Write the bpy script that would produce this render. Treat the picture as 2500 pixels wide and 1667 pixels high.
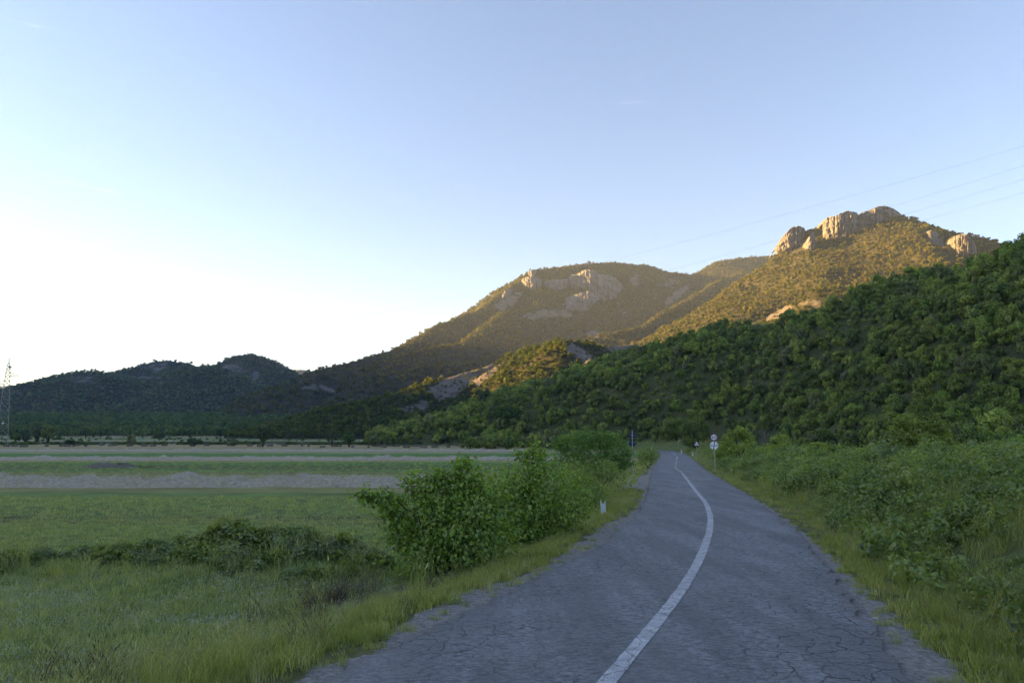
import bpy, math, random
import numpy as np
from mathutils import Vector, Matrix

R = math.radians
sc = bpy.context.scene
for o in list(bpy.data.objects):
    bpy.data.objects.remove(o)

# ------------------------------------------------------------------ camera, sky, sun, exposure
FPX, CAMH, PITCH = 1805.0, 2.4, R(7.84)
cam = bpy.data.objects.new('camera', bpy.data.cameras.new('camera'))
sc.collection.objects.link(cam)
cam.data.sensor_width = 36.0
cam.data.lens = FPX / 2500 * 36
cam.location = (0, 0, CAMH)
cam.rotation_euler = (R(90) + PITCH, 0, 0)
cam.data.clip_start = 0.1
cam.data.clip_end = 40000
sc.camera = cam

SUN_EL, SUN_AZ = R(9.0), R(-82)          # azimuth counted from +Y towards +X
world = bpy.data.worlds.new('World')
sc.world = world
world.use_nodes = True
wt = world.node_tree
sky = wt.nodes.new('ShaderNodeTexSky')
sky.sky_type = 'NISHITA'
sky.sun_disc = False
sky.sun_elevation = SUN_EL
sky.sun_rotation = SUN_AZ
sky.air_density = 1.0
sky.dust_density = 0.25
sky.ozone_density = 2.2
wm = wt.nodes.new('ShaderNodeMix')
wm.data_type = 'RGBA'
wm.blend_type = 'MULTIPLY'
wm.inputs[0].default_value = 1.0
wm.inputs[7].default_value = (0.985, 0.90, 0.965, 1)
wt.links.new(sky.outputs[0], wm.inputs[6])
# a few thin wisps of high cloud
wtc = wt.nodes.new('ShaderNodeTexCoord')
wmp = wt.nodes.new('ShaderNodeMapping'); wmp.inputs['Scale'].default_value = (1.9, 1.9, 17.5); wmp.inputs['Rotation'].default_value = (0, R(4), 0)
wmp.inputs['Location'].default_value = (0.0, 0.3, 0)
wno = wt.nodes.new('ShaderNodeTexNoise'); wno.inputs['Scale'].default_value = 1.6; wno.inputs['Detail'].default_value = 7; wno.inputs['Roughness'].default_value = 0.6; wno.inputs['Distortion'].default_value = 0.4
wrp = wt.nodes.new('ShaderNodeValToRGB'); wrp.color_ramp.elements[0].position = 0.675; wrp.color_ramp.elements[1].position = 1.0
wrp.color_ramp.elements[1].color = (0.22, 0.22, 0.22, 1)
wcl = wt.nodes.new('ShaderNodeMix'); wcl.data_type = 'RGBA'; wcl.inputs[7].default_value = (19.0, 17.5, 17.0, 1)
wvr = wt.nodes.new('ShaderNodeVectorRotate'); wvr.rotation_type = 'Z_AXIS'; wvr.inputs['Angle'].default_value = R(50)
wt.links.new(wtc.outputs['Generated'], wvr.inputs['Vector']); wt.links.new(wvr.outputs[0], wmp.inputs[0]); wt.links.new(wmp.outputs[0], wno.inputs['Vector'])
wt.links.new(wno.outputs['Fac'], wrp.inputs[0]); wt.links.new(wrp.outputs[0], wcl.inputs[0])
wt.links.new(wm.outputs[2], wcl.inputs[6])
wt.links.new(wcl.outputs[2], wt.nodes['Background'].inputs[0])
wt.nodes['Background'].inputs[1].default_value = 0.05

sun = bpy.data.objects.new('sun', bpy.data.lights.new('sun', 'SUN'))
sc.collection.objects.link(sun)
sun.data.energy = 5.0
sun.data.angle = R(0.5)
sun.data.color = (1.0, 0.58, 0.17)
SUNV = Vector((math.sin(SUN_AZ) * math.cos(SUN_EL), math.cos(SUN_AZ) * math.cos(SUN_EL), math.sin(SUN_EL)))
sun.rotation_euler = SUNV.to_track_quat('Z', 'Y').to_euler()
sun.location = (-60, 40, 60)

sc.view_settings.view_transform = 'Standard'
sc.view_settings.look = 'None'
sc.view_settings.exposure = 3.12
sc.view_settings.gamma = 1.0
sc.view_settings.use_curve_mapping = False
sc.cycles.max_bounces = 5
sc.cycles.diffuse_bounces = 3
sc.cycles.transmission_bounces = 3
sc.cycles.transparent_max_bounces = 4
sc.cycles.volume_bounces = 0

rng = np.random.default_rng(7)
random.seed(7)

# ------------------------------------------------------------------ helpers: photograph <-> place
CP, SP = math.cos(PITCH), math.sin(PITCH)


def raydir(px, py):
    """direction through a photo pixel (2500 x 1667), scaled so that its Y component is 1"""
    a, b = (px - 1250) / FPX, (833.5 - py) / FPX
    y = CP - b * SP
    return np.array([a / y, 1.0, (SP + b * CP) / y])


def PZ(px, py, z=0.0):
    d = raydir(px, py)
    t = (z - CAMH) / d[2]
    return np.array([d[0] * t, t, z])


def PY(px, py, y):
    d = raydir(px, py)
    return np.array([d[0] * y, y, CAMH + d[2] * y])


def project(x, y, z):
    z = z - CAMH
    f = y * CP + z * SP
    u = -y * SP + z * CP
    f = np.where(f > 0.1, f, 0.1)
    return 1250 + FPX * x / f, 833.5 - FPX * u / f, f


# ------------------------------------------------------------------ helpers: noise
_perm = np.random.default_rng(11).permutation(1024)


def _grad(ix, iy):
    h = _perm[(ix + _perm[iy & 1023]) & 1023]
    a = h * (2 * np.pi / 1024.0)
    return np.cos(a), np.sin(a)


def perlin(x, y):
    x = np.asarray(x, float); y = np.asarray(y, float)
    ix = np.floor(x).astype(int); iy = np.floor(y).astype(int)
    fx = x - ix; fy = y - iy
    u = fx * fx * fx * (fx * (fx * 6 - 15) + 10)
    v = fy * fy * fy * (fy * (fy * 6 - 15) + 10)

    def d(ox, oy):
        gx, gy = _grad(ix + ox, iy + oy)
        return gx * (fx - ox) + gy * (fy - oy)
    a = d(0, 0) * (1 - u) + d(1, 0) * u
    b = d(0, 1) * (1 - u) + d(1, 1) * u
    return (a * (1 - v) + b * v) * 1.5


def fbm(x, y, octs=4, gain=0.5):
    s, a, f = 0, 1.0, 1.0
    for k in range(octs):
        s = s + a * perlin(x * f + 17.3 * k, y * f - 9.1 * k)
        a *= gain; f *= 2.03
    return s


def ridged(x, y, octs=4):
    s, a, f = 0, 1.0, 1.0
    for k in range(octs):
        s = s + a * (1 - 2.2 * np.abs(perlin(x * f + 31.7 * k, y * f + 5.3 * k)))
        a *= .5; f *= 2.1
    return s


def sstep(a, b, x):
    t = np.clip((x - a) / (b - a), 0, 1)
    return t * t * (3 - 2 * t)


def smax(x, k):
    """smooth max(x, 0)"""
    return 0.5 * (x + np.sqrt(x * x + k * k)) - 0.0


# ------------------------------------------------------------------ helpers: objects
def tag(o, label=None, cat=None, group=None, kind=None):
    if label: o['label'] = label
    if cat: o['category'] = cat
    if group: o['group'] = group
    if kind: o['kind'] = kind
    return o


def link(o, parent=None):
    sc.collection.objects.link(o)
    if parent is not None:
        o.parent = parent
    return o


def mesh_np(name, verts, faces, mats, smooth=False, attrs=None, mat_idx=None):
    verts = np.asarray(verts, np.float32); faces = np.asarray(faces, np.int32)
    me = bpy.data.meshes.new(name)
    nf, k = faces.shape
    me.vertices.add(len(verts)); me.vertices.foreach_set('co', verts.ravel())
    me.loops.add(nf * k); me.loops.foreach_set('vertex_index', faces.ravel())
    me.polygons.add(nf)
    me.polygons.foreach_set('loop_start', np.arange(0, nf * k, k, dtype=np.int32))
    me.polygons.foreach_set('use_smooth', np.full(nf, smooth))
    for m in (mats if isinstance(mats, (list, tuple)) else [mats]):
        me.materials.append(m)
    if mat_idx is not None:
        me.polygons.foreach_set('material_index', np.asarray(mat_idx, np.int32))
    for an, av in (attrs or {}).items():
        at = me.attributes.new(an, 'FLOAT', 'POINT')
        at.data.foreach_set('value', np.asarray(av, np.float32))
    me.update(calc_edges=True)
    return me


class MB:
    """collects polygons; build() links them as one mesh object"""
    def __init__(s): s.v = []; s.f = []; s.sm = []

    def add(s, verts, faces, smooth=False):
        n = len(s.v); s.v += [tuple(map(float, p)) for p in verts]
        s.f += [tuple(i + n for i in f) for f in faces]; s.sm += [smooth] * len(faces)

    def box(s, c, size, rz=0.0, M=None):
        x, y, z = [q / 2 for q in size]
        p = [Vector((a * x, b * y, d * z)) for d in (-1, 1) for a, b in ((-1, -1), (1, -1), (1, 1), (-1, 1))]
        m = M if M is not None else Matrix.Rotation(rz, 3, 'Z')
        s.add([m @ q + Vector(c) for q in p],
              [(3, 2, 1, 0), (4, 5, 6, 7), (0, 1, 5, 4), (1, 2, 6, 5), (2, 3, 7, 6), (3, 0, 4, 7)])

    def tube(s, pts, rad, n=8, cap=True):
        pts = [Vector(p) for p in pts]
        if not isinstance(rad, (list, tuple)): rad = [rad] * len(pts)
        vs = []
        for i, p in enumerate(pts):
            t = (pts[min(i + 1, len(pts) - 1)] - pts[max(i - 1, 0)]).normalized()
            a = t.orthogonal().normalized() if abs(t.z) > 0.9 else t.cross(Vector((0, 0, 1))).normalized()
            if abs(t.z) > 0.9: a = (Vector((1, 0, 0)) - t * t.x).normalized()
            b = t.cross(a)
            for k in range(n):
                w = 2 * math.pi * k / n
                vs.append(p + (a * math.cos(w) + b * math.sin(w)) * rad[i])
        fs = []
        for i in range(len(pts) - 1):
            for k in range(n):
                fs.append((i * n + k, i * n + (k + 1) % n, (i + 1) * n + (k + 1) % n, (i + 1) * n + k))
        s.add(vs, fs, True)
        if cap:
            m = len(pts) - 1
            s.add([vs[k] for k in range(n)], [tuple(range(n - 1, -1, -1))])
            s.add([vs[m * n + k] for k in range(n)], [tuple(range(n))])

    def bar(s, a, b, w):
        s.tube([a, b], w, 4)

    def mesh(s, name, mat):
        me = bpy.data.meshes.new(name)
        me.from_pydata(s.v, [], s.f); me.materials.append(mat)
        me.polygons.foreach_set('use_smooth', s.sm)
        me.update()
        return me

    def build(s, name, mat, parent=None):
        return link(bpy.data.objects.new(name, s.mesh(name, mat)), parent)


def empty(name, loc, label, cat, group=None, rz=0.0):
    o = bpy.data.objects.new(name, None)
    o.location = loc; o.rotation_euler = (0, 0, rz); o.empty_display_size = 0.3
    link(o); tag(o, label, cat, group)
    return o


def child(name, me, parent):
    return link(bpy.data.objects.new(name, me), parent)


# ------------------------------------------------------------------ helpers: materials
def newmat(name):
    m = bpy.data.materials.new(name); m.use_nodes = True
    nt = m.node_tree
    for n in list(nt.nodes): nt.nodes.remove(n)
    out = nt.nodes.new('ShaderNodeOutputMaterial')
    return m, nt, out


class NT:
    """small node helper"""
    def __init__(s, nt): s.nt = nt

    def n(s, typ, **kw):
        x = s.nt.nodes.new(typ)
        for k, v in kw.items(): setattr(x, k, v)
        return x

    def l(s, a, b): s.nt.links.new(a, b)

    def val(s, sock, v):
        if hasattr(v, 'is_output') or hasattr(v, 'links'): s.l(v, sock)
        else: sock.default_value = v

    def math(s, op, a, b=0.0, c=0.0, clamp=False):
        x = s.n('ShaderNodeMath', operation=op, use_clamp=clamp)
        s.val(x.inputs[0], a); s.val(x.inputs[1], b); s.val(x.inputs[2], c)
        return x.outputs[0]

    def noise(s, vec, scale, detail=4, rough=0.55, dist=0.0):
        x = s.n('ShaderNodeTexNoise')
        if vec is not None: s.l(vec, x.inputs['Vector'])
        x.inputs['Scale'].default_value = scale; x.inputs['Detail'].default_value = detail
        x.inputs['Roughness'].default_value = rough; x.inputs['Distortion'].default_value = dist
        return x.outputs['Fac']

    def ramp(s, fac, stops, interp='LINEAR'):
        x = s.n('ShaderNodeValToRGB'); x.color_ramp.interpolation = interp
        e = x.color_ramp.elements
        while len(e) < len(stops): e.new(0.5)
        for i, (p, c) in enumerate(stops):
            e[i].position = p
            e[i].color = (c, c, c, 1) if isinstance(c, (int, float)) else (*c, 1)
        s.l(fac, x.inputs[0])
        return x.outputs[0]

    def mix(s, fac, a, b, mode='MIX'):
        x = s.n('ShaderNodeMix', data_type='RGBA', blend_type=mode)
        s.val(x.inputs[0], fac)
        for sock, v in ((x.inputs[6], a), (x.inputs[7], b)):
            if isinstance(v, (tuple, list)): sock.default_value = (*v[:3], 1)
            else: s.l(v, sock)
        return x.outputs[2]

    def attr(s, name):
        return s.n('ShaderNodeAttribute', attribute_name=name).outputs['Fac']

    def pos(s): return s.n('ShaderNodeNewGeometry').outputs['Position']

    def scaled(s, vec, sx, sy, sz):
        x = s.n('ShaderNodeMapping'); s.l(vec, x.inputs[0]); x.inputs['Scale'].default_value = (sx, sy, sz)
        return x.outputs[0]

    def bump(s, h, strength, dist):
        x = s.n('ShaderNodeBump'); x.inputs['Strength'].default_value = strength
        x.inputs['Distance'].default_value = dist; s.l(h, x.inputs['Height'])
        return x.outputs[0]

    def bsdf(s, out, col, rough=0.8, normal=None, spec=0.3, metal=0.0):
        b = s.n('ShaderNodeBsdfPrincipled')
        s.val(b.inputs['Base Color'], (*col[:3], 1) if isinstance(col, (tuple, list)) else col)
        s.val(b.inputs['Roughness'], rough)
        b.inputs['Specular IOR Level'].default_value = spec; b.inputs['Metallic'].default_value = metal
        if normal is not None: s.l(normal, b.inputs['Normal'])
        s.l(b.outputs[0], out.inputs[0])
        return b


def plain(name, col, rough=0.7, var=0.15, scale=6.0, spec=0.3, metal=0.0):
    m, nt, out = newmat(name); h = NT(nt)
    co = h.n('ShaderNodeTexCoord').outputs['Object']
    f = h.noise(co, scale, 5, 0.6)
    c = h.mix(f, tuple(q * (1 - var) for q in col), tuple(min(1, q * (1 + var)) for q in col))
    h.bsdf(out, c, rough, None, spec, metal)
    return m


def leafmat(name, cols, trans=0.35, tintamt=0.55, spec=0.25, young=None):
    """foliage: colour from a per-object random and a per-leaf tint"""
    m, nt, out = newmat(name); h = NT(nt)
    g_ = 1.0 if name.split('_')[0] in ('mountain', 'far', 'straw', 'white', 'withered') else 1.2
    cols = [tuple(min(.45, c_ * g_) for c_ in q_) for q_ in cols]
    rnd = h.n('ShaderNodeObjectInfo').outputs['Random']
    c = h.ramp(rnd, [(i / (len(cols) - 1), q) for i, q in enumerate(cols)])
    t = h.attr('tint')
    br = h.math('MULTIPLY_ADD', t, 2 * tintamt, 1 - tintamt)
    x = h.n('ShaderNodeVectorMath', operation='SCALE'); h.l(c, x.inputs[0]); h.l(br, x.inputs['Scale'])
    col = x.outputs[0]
    if young:
        col = h.mix(h.math('MULTIPLY', h.math('SUBTRACT', t, 0.72, clamp=True), 2.2, clamp=True), col, young)
    d = h.n('ShaderNodeBsdfDiffuse'); h.l(col, d.inputs[0])
    tr = h.n('ShaderNodeBsdfTranslucent')
    h.l(h.mix(1.0, col, (1.0, 1.05, 0.55), 'MULTIPLY'), tr.inputs[0])
    mx = h.n('ShaderNodeMixShader'); mx.inputs[0].default_value = trans
    h.l(d.outputs[0], mx.inputs[1]); h.l(tr.outputs[0], mx.inputs[2])
    if spec > 0:
        g = h.n('ShaderNodeBsdfGlossy'); g.inputs['Roughness'].default_value = 0.45
        m2 = h.n('ShaderNodeMixShader'); m2.inputs[0].default_value = 0.04 * spec / 0.25
        h.l(mx.outputs[0], m2.inputs[1]); h.l(g.outputs[0], m2.inputs[2])
        h.l(m2.outputs[0], out.inputs[0])
    else:
        h.l(mx.outputs[0], out.inputs[0])
    return m


# ------------------------------------------------------------------ the road's plan
EL = [(768, 1658), (904, 1610), (1040, 1549), (1176, 1468), (1278, 1427), (1380, 1379), (1448, 1342), (1500, 1304),
      (1565, 1243), (1584, 1190), (1591, 1142)]
ER = [(2244, 1667), (2142, 1554), (2067, 1445), (2006, 1363), (1938, 1288), (1870, 1237), (1812, 1200), (1720, 1146)]
ELp = np.array([PZ(*p)[:2] for p in EL]); ERp = np.array([PZ(*p)[:2] for p in ER])
YL = np.concatenate([[-60, -20, 0], ELp[:, 1], [111, 140, 180, 215, 232]])
XLv = np.concatenate([[ELp[0, 0] - .40 * 67, ELp[0, 0] - .44 * 27, ELp[0, 0] - .48 * 7.6], ELp[:, 0], [21.8, 28.0, 36.2, 42.6, 45.2]])
YR = np.concatenate([[-60, -20, 0], ERp[:, 1], [124, 155, 185, 215, 232]])
XRv = np.concatenate([[ERp[0, 0] - .36 * 67, ERp[0, 0] - .36 * 27, ERp[0, 0] - .33 * 7.6], ERp[:, 0], [29.7, 36.2, 42.4, 47.8, 50.2]])


def smooth_edge(Yk, Xk):
    yy = np.arange(-60, 232.1, 0.5)
    xx = np.interp(yy, Yk, Xk)
    for w in (5, 9):
        k = np.ones(w) / w
        xx = np.convolve(np.pad(xx, w // 2, mode='reflect', reflect_type='odd'), k, mode='valid')
    return yy, xx


YE, XLs = smooth_edge(YL, XLv)
_, XRs = smooth_edge(YR, XRv)


def XL(y): return np.where(y <= 232, np.interp(y, YE, XLs), XLs[-1] + (y - 232) * .18)
def XR(y): return np.where(y <= 232, np.interp(y, YE, XRs), XRs[-1] + (y - 232) * .18)


# far bend: the road swings left behind the bushes
BEND = np.array([(47.7, 232), (48.4, 238), (47.2, 243.5), (43.5, 247.5), (38, 250), (28, 252.5), (10, 256), (-10, 261)])


def poly_dist(x, y, pts):
    best = np.full(np.shape(x), 1e9)
    for a, b in zip(pts[:-1], pts[1:]):
        d = b - a; L2 = (d ** 2).sum()
        t = np.clip(((x - a[0]) * d[0] + (y - a[1]) * d[1]) / L2, 0, 1)
        best = np.minimum(best, np.hypot(x - a[0] - t * d[0], y - a[1] - t * d[1]))
    return best


# ------------------------------------------------------------------ ground height
def field_z(y):
    return -0.6 + 0.0215 * smax(y - 205, 30) + 0.060 * smax(y - 640, 60) - 0.07 * smax(y - 1150, 150)


FZ0 = float(field_z(np.float64(0.0))) + 0.6


def road_z(y):
    return smax(field_z(np.asarray(y, float)) - 0.55, 0.6) * sstep(200, 245, y) * 1.0


MOUND = [(-15.5, 17.9, .22, 1.3), (-12.2, 17.4, .26, 1.1), (-10.6, 18.0, .2, 1.2), (-8.4, 18.2, .30, 1.4), (-6.6, 17.8, .42, 1.5), (-5.0, 18.2, .42, 1.35), (-3.9, 17.6, .25, 1.2),
         (-7.2, 16.2, .12, 1.1), (-5.2, 16.3, .15, 1.1)]


def ground_z(x, y):
    x = np.asarray(x, float); y = np.asarray(y, float)
    fz = field_z(y) - FZ0 + .035 * fbm(x / 5.0, y / 5.0, 3) * sstep(400, 100, y) + .5 * fbm(x / 60., y / 60., 2) * sstep(260, 420, y)
    for mx, my, mh, ms in MOUND:
        fz = fz + mh * np.exp(-(((x - mx) / (ms * 1.25)) ** 2 + ((y - my) / (ms * .8)) ** 2)) * (1 + .25 * perlin(x / .8, y / .8))
    rz = road_z(y)
    l = (XL(y) - x) * .95; r = (x - XR(y)) * .95
    wl = sstep(.5, 3.4, l)
    zl = (rz - .045) * (1 - wl) + np.where(y < 230, np.minimum(fz, 2.0), fz) * wl + .07 * perlin(x / .9, y / .9) * sstep(.2, .8, l) * sstep(40, 15, y)
    bank = np.interp(y, [-20, 18, 30, 60, 120, 250], [1, 1, .8, .45, .25, .5])
    zr = np.interp(r, [0, .5, 1.4, 2.3, 3.6, 5.2, 8, 14, 40, 90, 200], [-.045, -.05, -.16, -.1, .65, 1.45, 2.0, 1.95, 1.8, 4.5, 8])
    zr = zr * np.where(zr > 0, bank, 1) + rz + .13 * fbm(x / 2.2, y / 2.2, 3) * sstep(.8, 3, r) * sstep(80, 40, y)
    zr = zr + np.clip(y - 243, 0, 120) * .07
    z = np.where(l > 0, zl, np.where(r > 0, zr, rz - .05))
    # beyond the bend both sides join
    far = sstep(236, 250, y)
    zf = fz + sstep(18, 60, x) * (1.5 + .045 * np.clip(y - 243, 0, 100))
    z = z * (1 - far) + zf * far
    db = poly_dist(x, y, BEND)
    wb = sstep(3.0, 8.0, db)
    z = np.where(db < 8, (rz - .06) * (1 - wb) + z * wb, z)
    return z


# ------------------------------------------------------------------ hills: heights from their ridge lines
def make_ridge(pts, L, power=1.25, zf=-8.0, flute=.18, fl=90., cone=False):
    return dict(cone=cone, p=np.array(pts, float), L=L, pw=power, zf=zf, flute=flute, fl=fl)


def ridge_height(x, y, ridges, seed=0):
    out = np.full(x.shape, -1e3); near = np.full(x.shape, 9.)
    for ri, r in enumerate(ridges):
        p = r['p']; cum = 0.0
        best = np.full(x.shape, -1e3)
        for a, b in zip(p[:-1], p[1:]):
            d = b[:2] - a[:2]; ln = math.hypot(*d)
            t = np.clip(((x - a[0]) * d[0] + (y - a[1]) * d[1]) / (ln * ln), 0, 1)
            dist = np.hypot(x - a[0] - t * d[0], y - a[1] - t * d[1])
            z = a[2] + (b[2] - a[2]) * t
            al = (cum + t * ln) / r['fl']
            Lr = r['L'] if not r['cone'] else r['L'] * (z - r['zf']) / (p[:, 2].max() - r['zf'])
            dd = dist * (1 + r['flute'] * perlin(al + seed * 3.7 + ri * 11, dist / (r['fl'] * 4)) * 2)
            hgt = r['zf'] + (z - r['zf']) * np.clip(1 - dd / Lr, 0, 1) ** r['pw']
            best = np.maximum(best, hgt)
            near = np.minimum(near, dist / Lr)
            cum += ln
        out = np.maximum(out, best)
    return out, near


class Hill:
    def __init__(s, name, ridges, x0, x1, y0, y1, step, mat, rough=0.0, relief=0.0, rscale=60., seed=1, bare=(), label=None):
        s.x = np.arange(x0, x1 + step * .5, step); s.y = np.arange(y0, y1 + step * .5, step); s.step = step
        X, Y = np.meshgrid(s.x, s.y)
        H, nearr = ridge_height(X, Y, ridges, seed)
        crest = .12 + .88 * sstep(.0, .22, nearr)
        n = fbm(X / rscale + seed * 5.1, Y / rscale, 5)
        s.H = H + rough * n * sstep(0, 60, H + 8) * crest + relief * crest * (ridged(X / (rscale * 1.8) + seed, Y / (rscale * 3.2), 4) - .45) * sstep(6, 70, H)
        G = field_z(Y)
        if name == 'near_hill':        # its foot stays clear of the road and the bend
            rd = np.minimum(np.where(Y < 236, (X - XR(Y)) * .95, 1e3), poly_dist(X, Y, BEND) - 2)
            s.H = -7 + (s.H + 7) * sstep(14, 70, rd)
        s.X, s.Y = X, Y
        ny, nx = X.shape
        idx = np.arange(ny * nx).reshape(ny, nx)
        q = np.stack([idx[:-1, :-1], idx[:-1, 1:], idx[1:, 1:], idx[1:, :-1]], -1).reshape(-1, 4)
        low = (s.H < G - 7).ravel()
        q = q[~low[q].all(1)]
        used = np.unique(q); remap = np.full(ny * nx, -1); remap[used] = np.arange(len(used))
        V = np.stack([X.ravel(), Y.ravel(), s.H.ravel()], 1)[used]
        px, py, _ = project(V[:, 0], V[:, 1], V[:, 2])
        b = np.zeros(len(V))
        for (cx, cy, ra, rb, ang, wgt) in bare:
            ca, sa = math.cos(R(ang)), math.sin(R(ang))
            u = ((px - cx) * ca + (py - cy) * sa) / ra; w = (-(px - cx) * sa + (py - cy) * ca) / rb
            b = np.maximum(b, wgt * sstep(1.25, .6, np.hypot(u, w) + .45 * fbm(V[:, 0] / 22, V[:, 1] / 30, 3)))
        s.bareV = b
        full = np.zeros(ny * nx); full[used] = b; s.B = full.reshape(ny, nx)
        me = mesh_np(name, V, remap[q], mat, True, {'bare': b})
        s.o = link(bpy.data.objects.new(name, me))
        tag(s.o, label, kind='structure')

    def _bil(s, A, x, y):
        fx = np.clip((x - s.x[0]) / s.step, 0, len(s.x) - 1.001); fy = np.clip((y - s.y[0]) / s.step, 0, len(s.y) - 1.001)
        i = fx.astype(int); j = fy.astype(int); u = fx - i; v = fy - j
        return (A[j, i] * (1 - u) + A[j, i + 1] * u) * (1 - v) + (A[j + 1, i] * (1 - u) + A[j + 1, i + 1] * u) * v

    def z(s, x, y): return s._bil(s.H, x, y)
    def bare(s, x, y): return s._bil(s.B, x, y)

    def hit(s, px, py):
        d = raydir(px, py)
        t = np.arange(s.y[0], s.y[-1], s.step * .5)
        x = d[0] * t; zr = CAMH + d[2] * t
        ok = (x > s.x[0]) & (x < s.x[-1])
        h = np.where(ok, s.z(x, t), -1e3)
        k = np.nonzero(h >= zr)[0]
        if len(k) == 0:
            k = [int(np.argmax(h - zr))]
        return t[k[0]]


def hillmat(name, soil, soil2, rock, rockdark):
    m, nt, out = newmat(name); h = NT(nt)
    p = h.pos()
    a = h.mix(h.ramp(h.noise(p, .035, 6, .65), [(.35, 0), (.65, 1)]), soil, soil2)
    rk = h.mix(h.ramp(h.noise(h.scaled(p, 1, 1, .35), .12, 7, .7), [(.3, 0), (.7, 1)]), rockdark, rock)
    bm = h.math('ADD', h.attr('bare'), h.math('MULTIPLY', h.math('SUBTRACT', h.noise(p, .07, 7, .72), .5), 1.7))
    c = h.mix(h.ramp(bm, [(.35, 0), (.55, 1)]), a, rk)
    nb = h.bump(h.noise(p, .15, 8, .7), .9, 4.0)
    h.bsdf(out, c, .95, nb, .1)
    return m


M_near = hillmat('hillside_soil', (.060, .085, .030), (.11, .115, .05), (.20, .18, .15), (.10, .09, .075))
M_far = hillmat('mountain_soil', (.030, .034, .016), (.062, .058, .032), (.20, .18, .16), (.10, .09, .08))
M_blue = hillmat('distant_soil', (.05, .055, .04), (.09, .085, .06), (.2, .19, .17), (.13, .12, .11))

near_ridge = [PY(2700, 515, 215), PY(2500, 628, 230), PY(2340, 662, 258), PY(2232, 672, 275), PY(2126, 752, 296), PY(2020, 765, 315), PY(1913, 782, 330), PY(1807, 778, 342),
              PY(1700, 815, 358), PY(1594, 846, 378), PY(1530, 896, 392), PY(1382, 974, 410), PY(1276, 1020, 425), PY(1169, 1052, 440), PY(1090, 1068, 450)]
near_ridge = [p - np.array([0, 0, 2.0]) for p in near_ridge]
near_ridge = [np.array([330, 120, 92.]), np.array([240, 170, 78.])] + near_ridge
near_hill = Hill('near_hill', [make_ridge(near_ridge, 165, 1.05, -4, .10, 45)], -60, 360, 40, 520, 3.0, M_near, 2.2, 1.5, 40, 2,
                 bare=[(1878, 800, 46, 34, 0, .7), (1560, 860, 30, 10, 20, .6)])

spur_r1 = [PY(880, 1000, 560), PY(904, 981, 570), PY(957, 966, 590), PY(1063, 930, 640), PY(1169, 898, 690), PY(1235, 876, 715), PY(1290, 856, 690), PY(1340, 838, 655), PY(1382, 831, 630), PY(1424, 836, 645),
           PY(1467, 846, 675), PY(1552, 841, 725), PY(1640, 850, 770)]
spur_r2 = [PY(1300, 880, 640), PY(1240, 930, 640), PY(1180, 972, 620), PY(1100, 1005, 570), PY(1030, 1030, 520)]
spur_r3 = [PY(1410, 838, 640), PY(1450, 885, 590), PY(1440, 930, 560), PY(1400, 980, 520), PY(1330, 1015, 490)]
spur = Hill('spur_hill', [make_ridge(spur_r1, 150, 1.15, -4, .22, 55), make_ridge(spur_r2, 95, 1.1, 0, .2, 40), make_ridge(spur_r3, 90, 1.1, 0, .2, 40)],
            -260, 330, 380, 960, 4.0, M_far, 3.0, 5.0, 45, 3,
            bare=[(1140, 925, 120, 26, -22, .95), (1418, 868, 48, 15, 32, 1.0), (1185, 1016, 60, 22, 5, .75), (1010, 998, 45, 12, -10, .6), (1050, 1030, 40, 10, -10, .5), (1530, 850, 50, 16, -5, .9)])

low_r = [PY(2420, 640, 670), PY(2285, 648, 700), PY(2190, 660, 720), PY(2126, 690, 735), PY(2073, 697, 750), PY(1998, 703, 765), PY(1934, 738, 790), PY(1860, 778, 810), PY(1760, 818, 830), PY(1660, 848, 840)]
lower_ridge = Hill('lower_ridge', [make_ridge(low_r, 190, 1.1, -4, .2, 70)], 60, 640, 560, 1040, 4.5, M_far, 3.0, 6.0, 50, 4,
                   bare=[(1985, 738, 50, 13, -10, .45), (1900, 762, 34, 14, -30, .8)])

peak_r = [PY(1890, 640, 1300), PY(1950, 604, 1305), PY(2010, 568, 1310), PY(2062, 545, 1315), PY(2147, 520, 1320), PY(2190, 526, 1325), PY(2232, 548, 1330), PY(2318, 586, 1345), PY(2380, 622, 1360), PY(2500, 700, 1400), PY(2700, 850, 1450)]
peak_r2 = [PY(1541, 842, 1230), PY(1616, 812, 1250), PY(1701, 772, 1270), PY(1807, 700, 1290)]
peak_r3 = [PY(1905, 612, 1312), PY(1940, 582, 1325), PY(1971, 561, 1332), PY(2010, 546, 1338), PY(2062, 531, 1342), PY(2105, 520, 1342)]
peak = Hill('peak_mountain', [make_ridge(peak_r3, 360, 1.0, -5, .08, 120), make_ridge(peak_r, 760, 1.12, -5, .10, 170, True), make_ridge(peak_r2, 330, 1.1, -5, .10, 130, True)], 40, 1250, 700, 1800, 8.0, M_far, 5.0, 10.0, 90, 5,
            bare=[(1960, 600, 60, 20, -30, .4), (2290, 590, 40, 16, 30, .5)])

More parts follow.
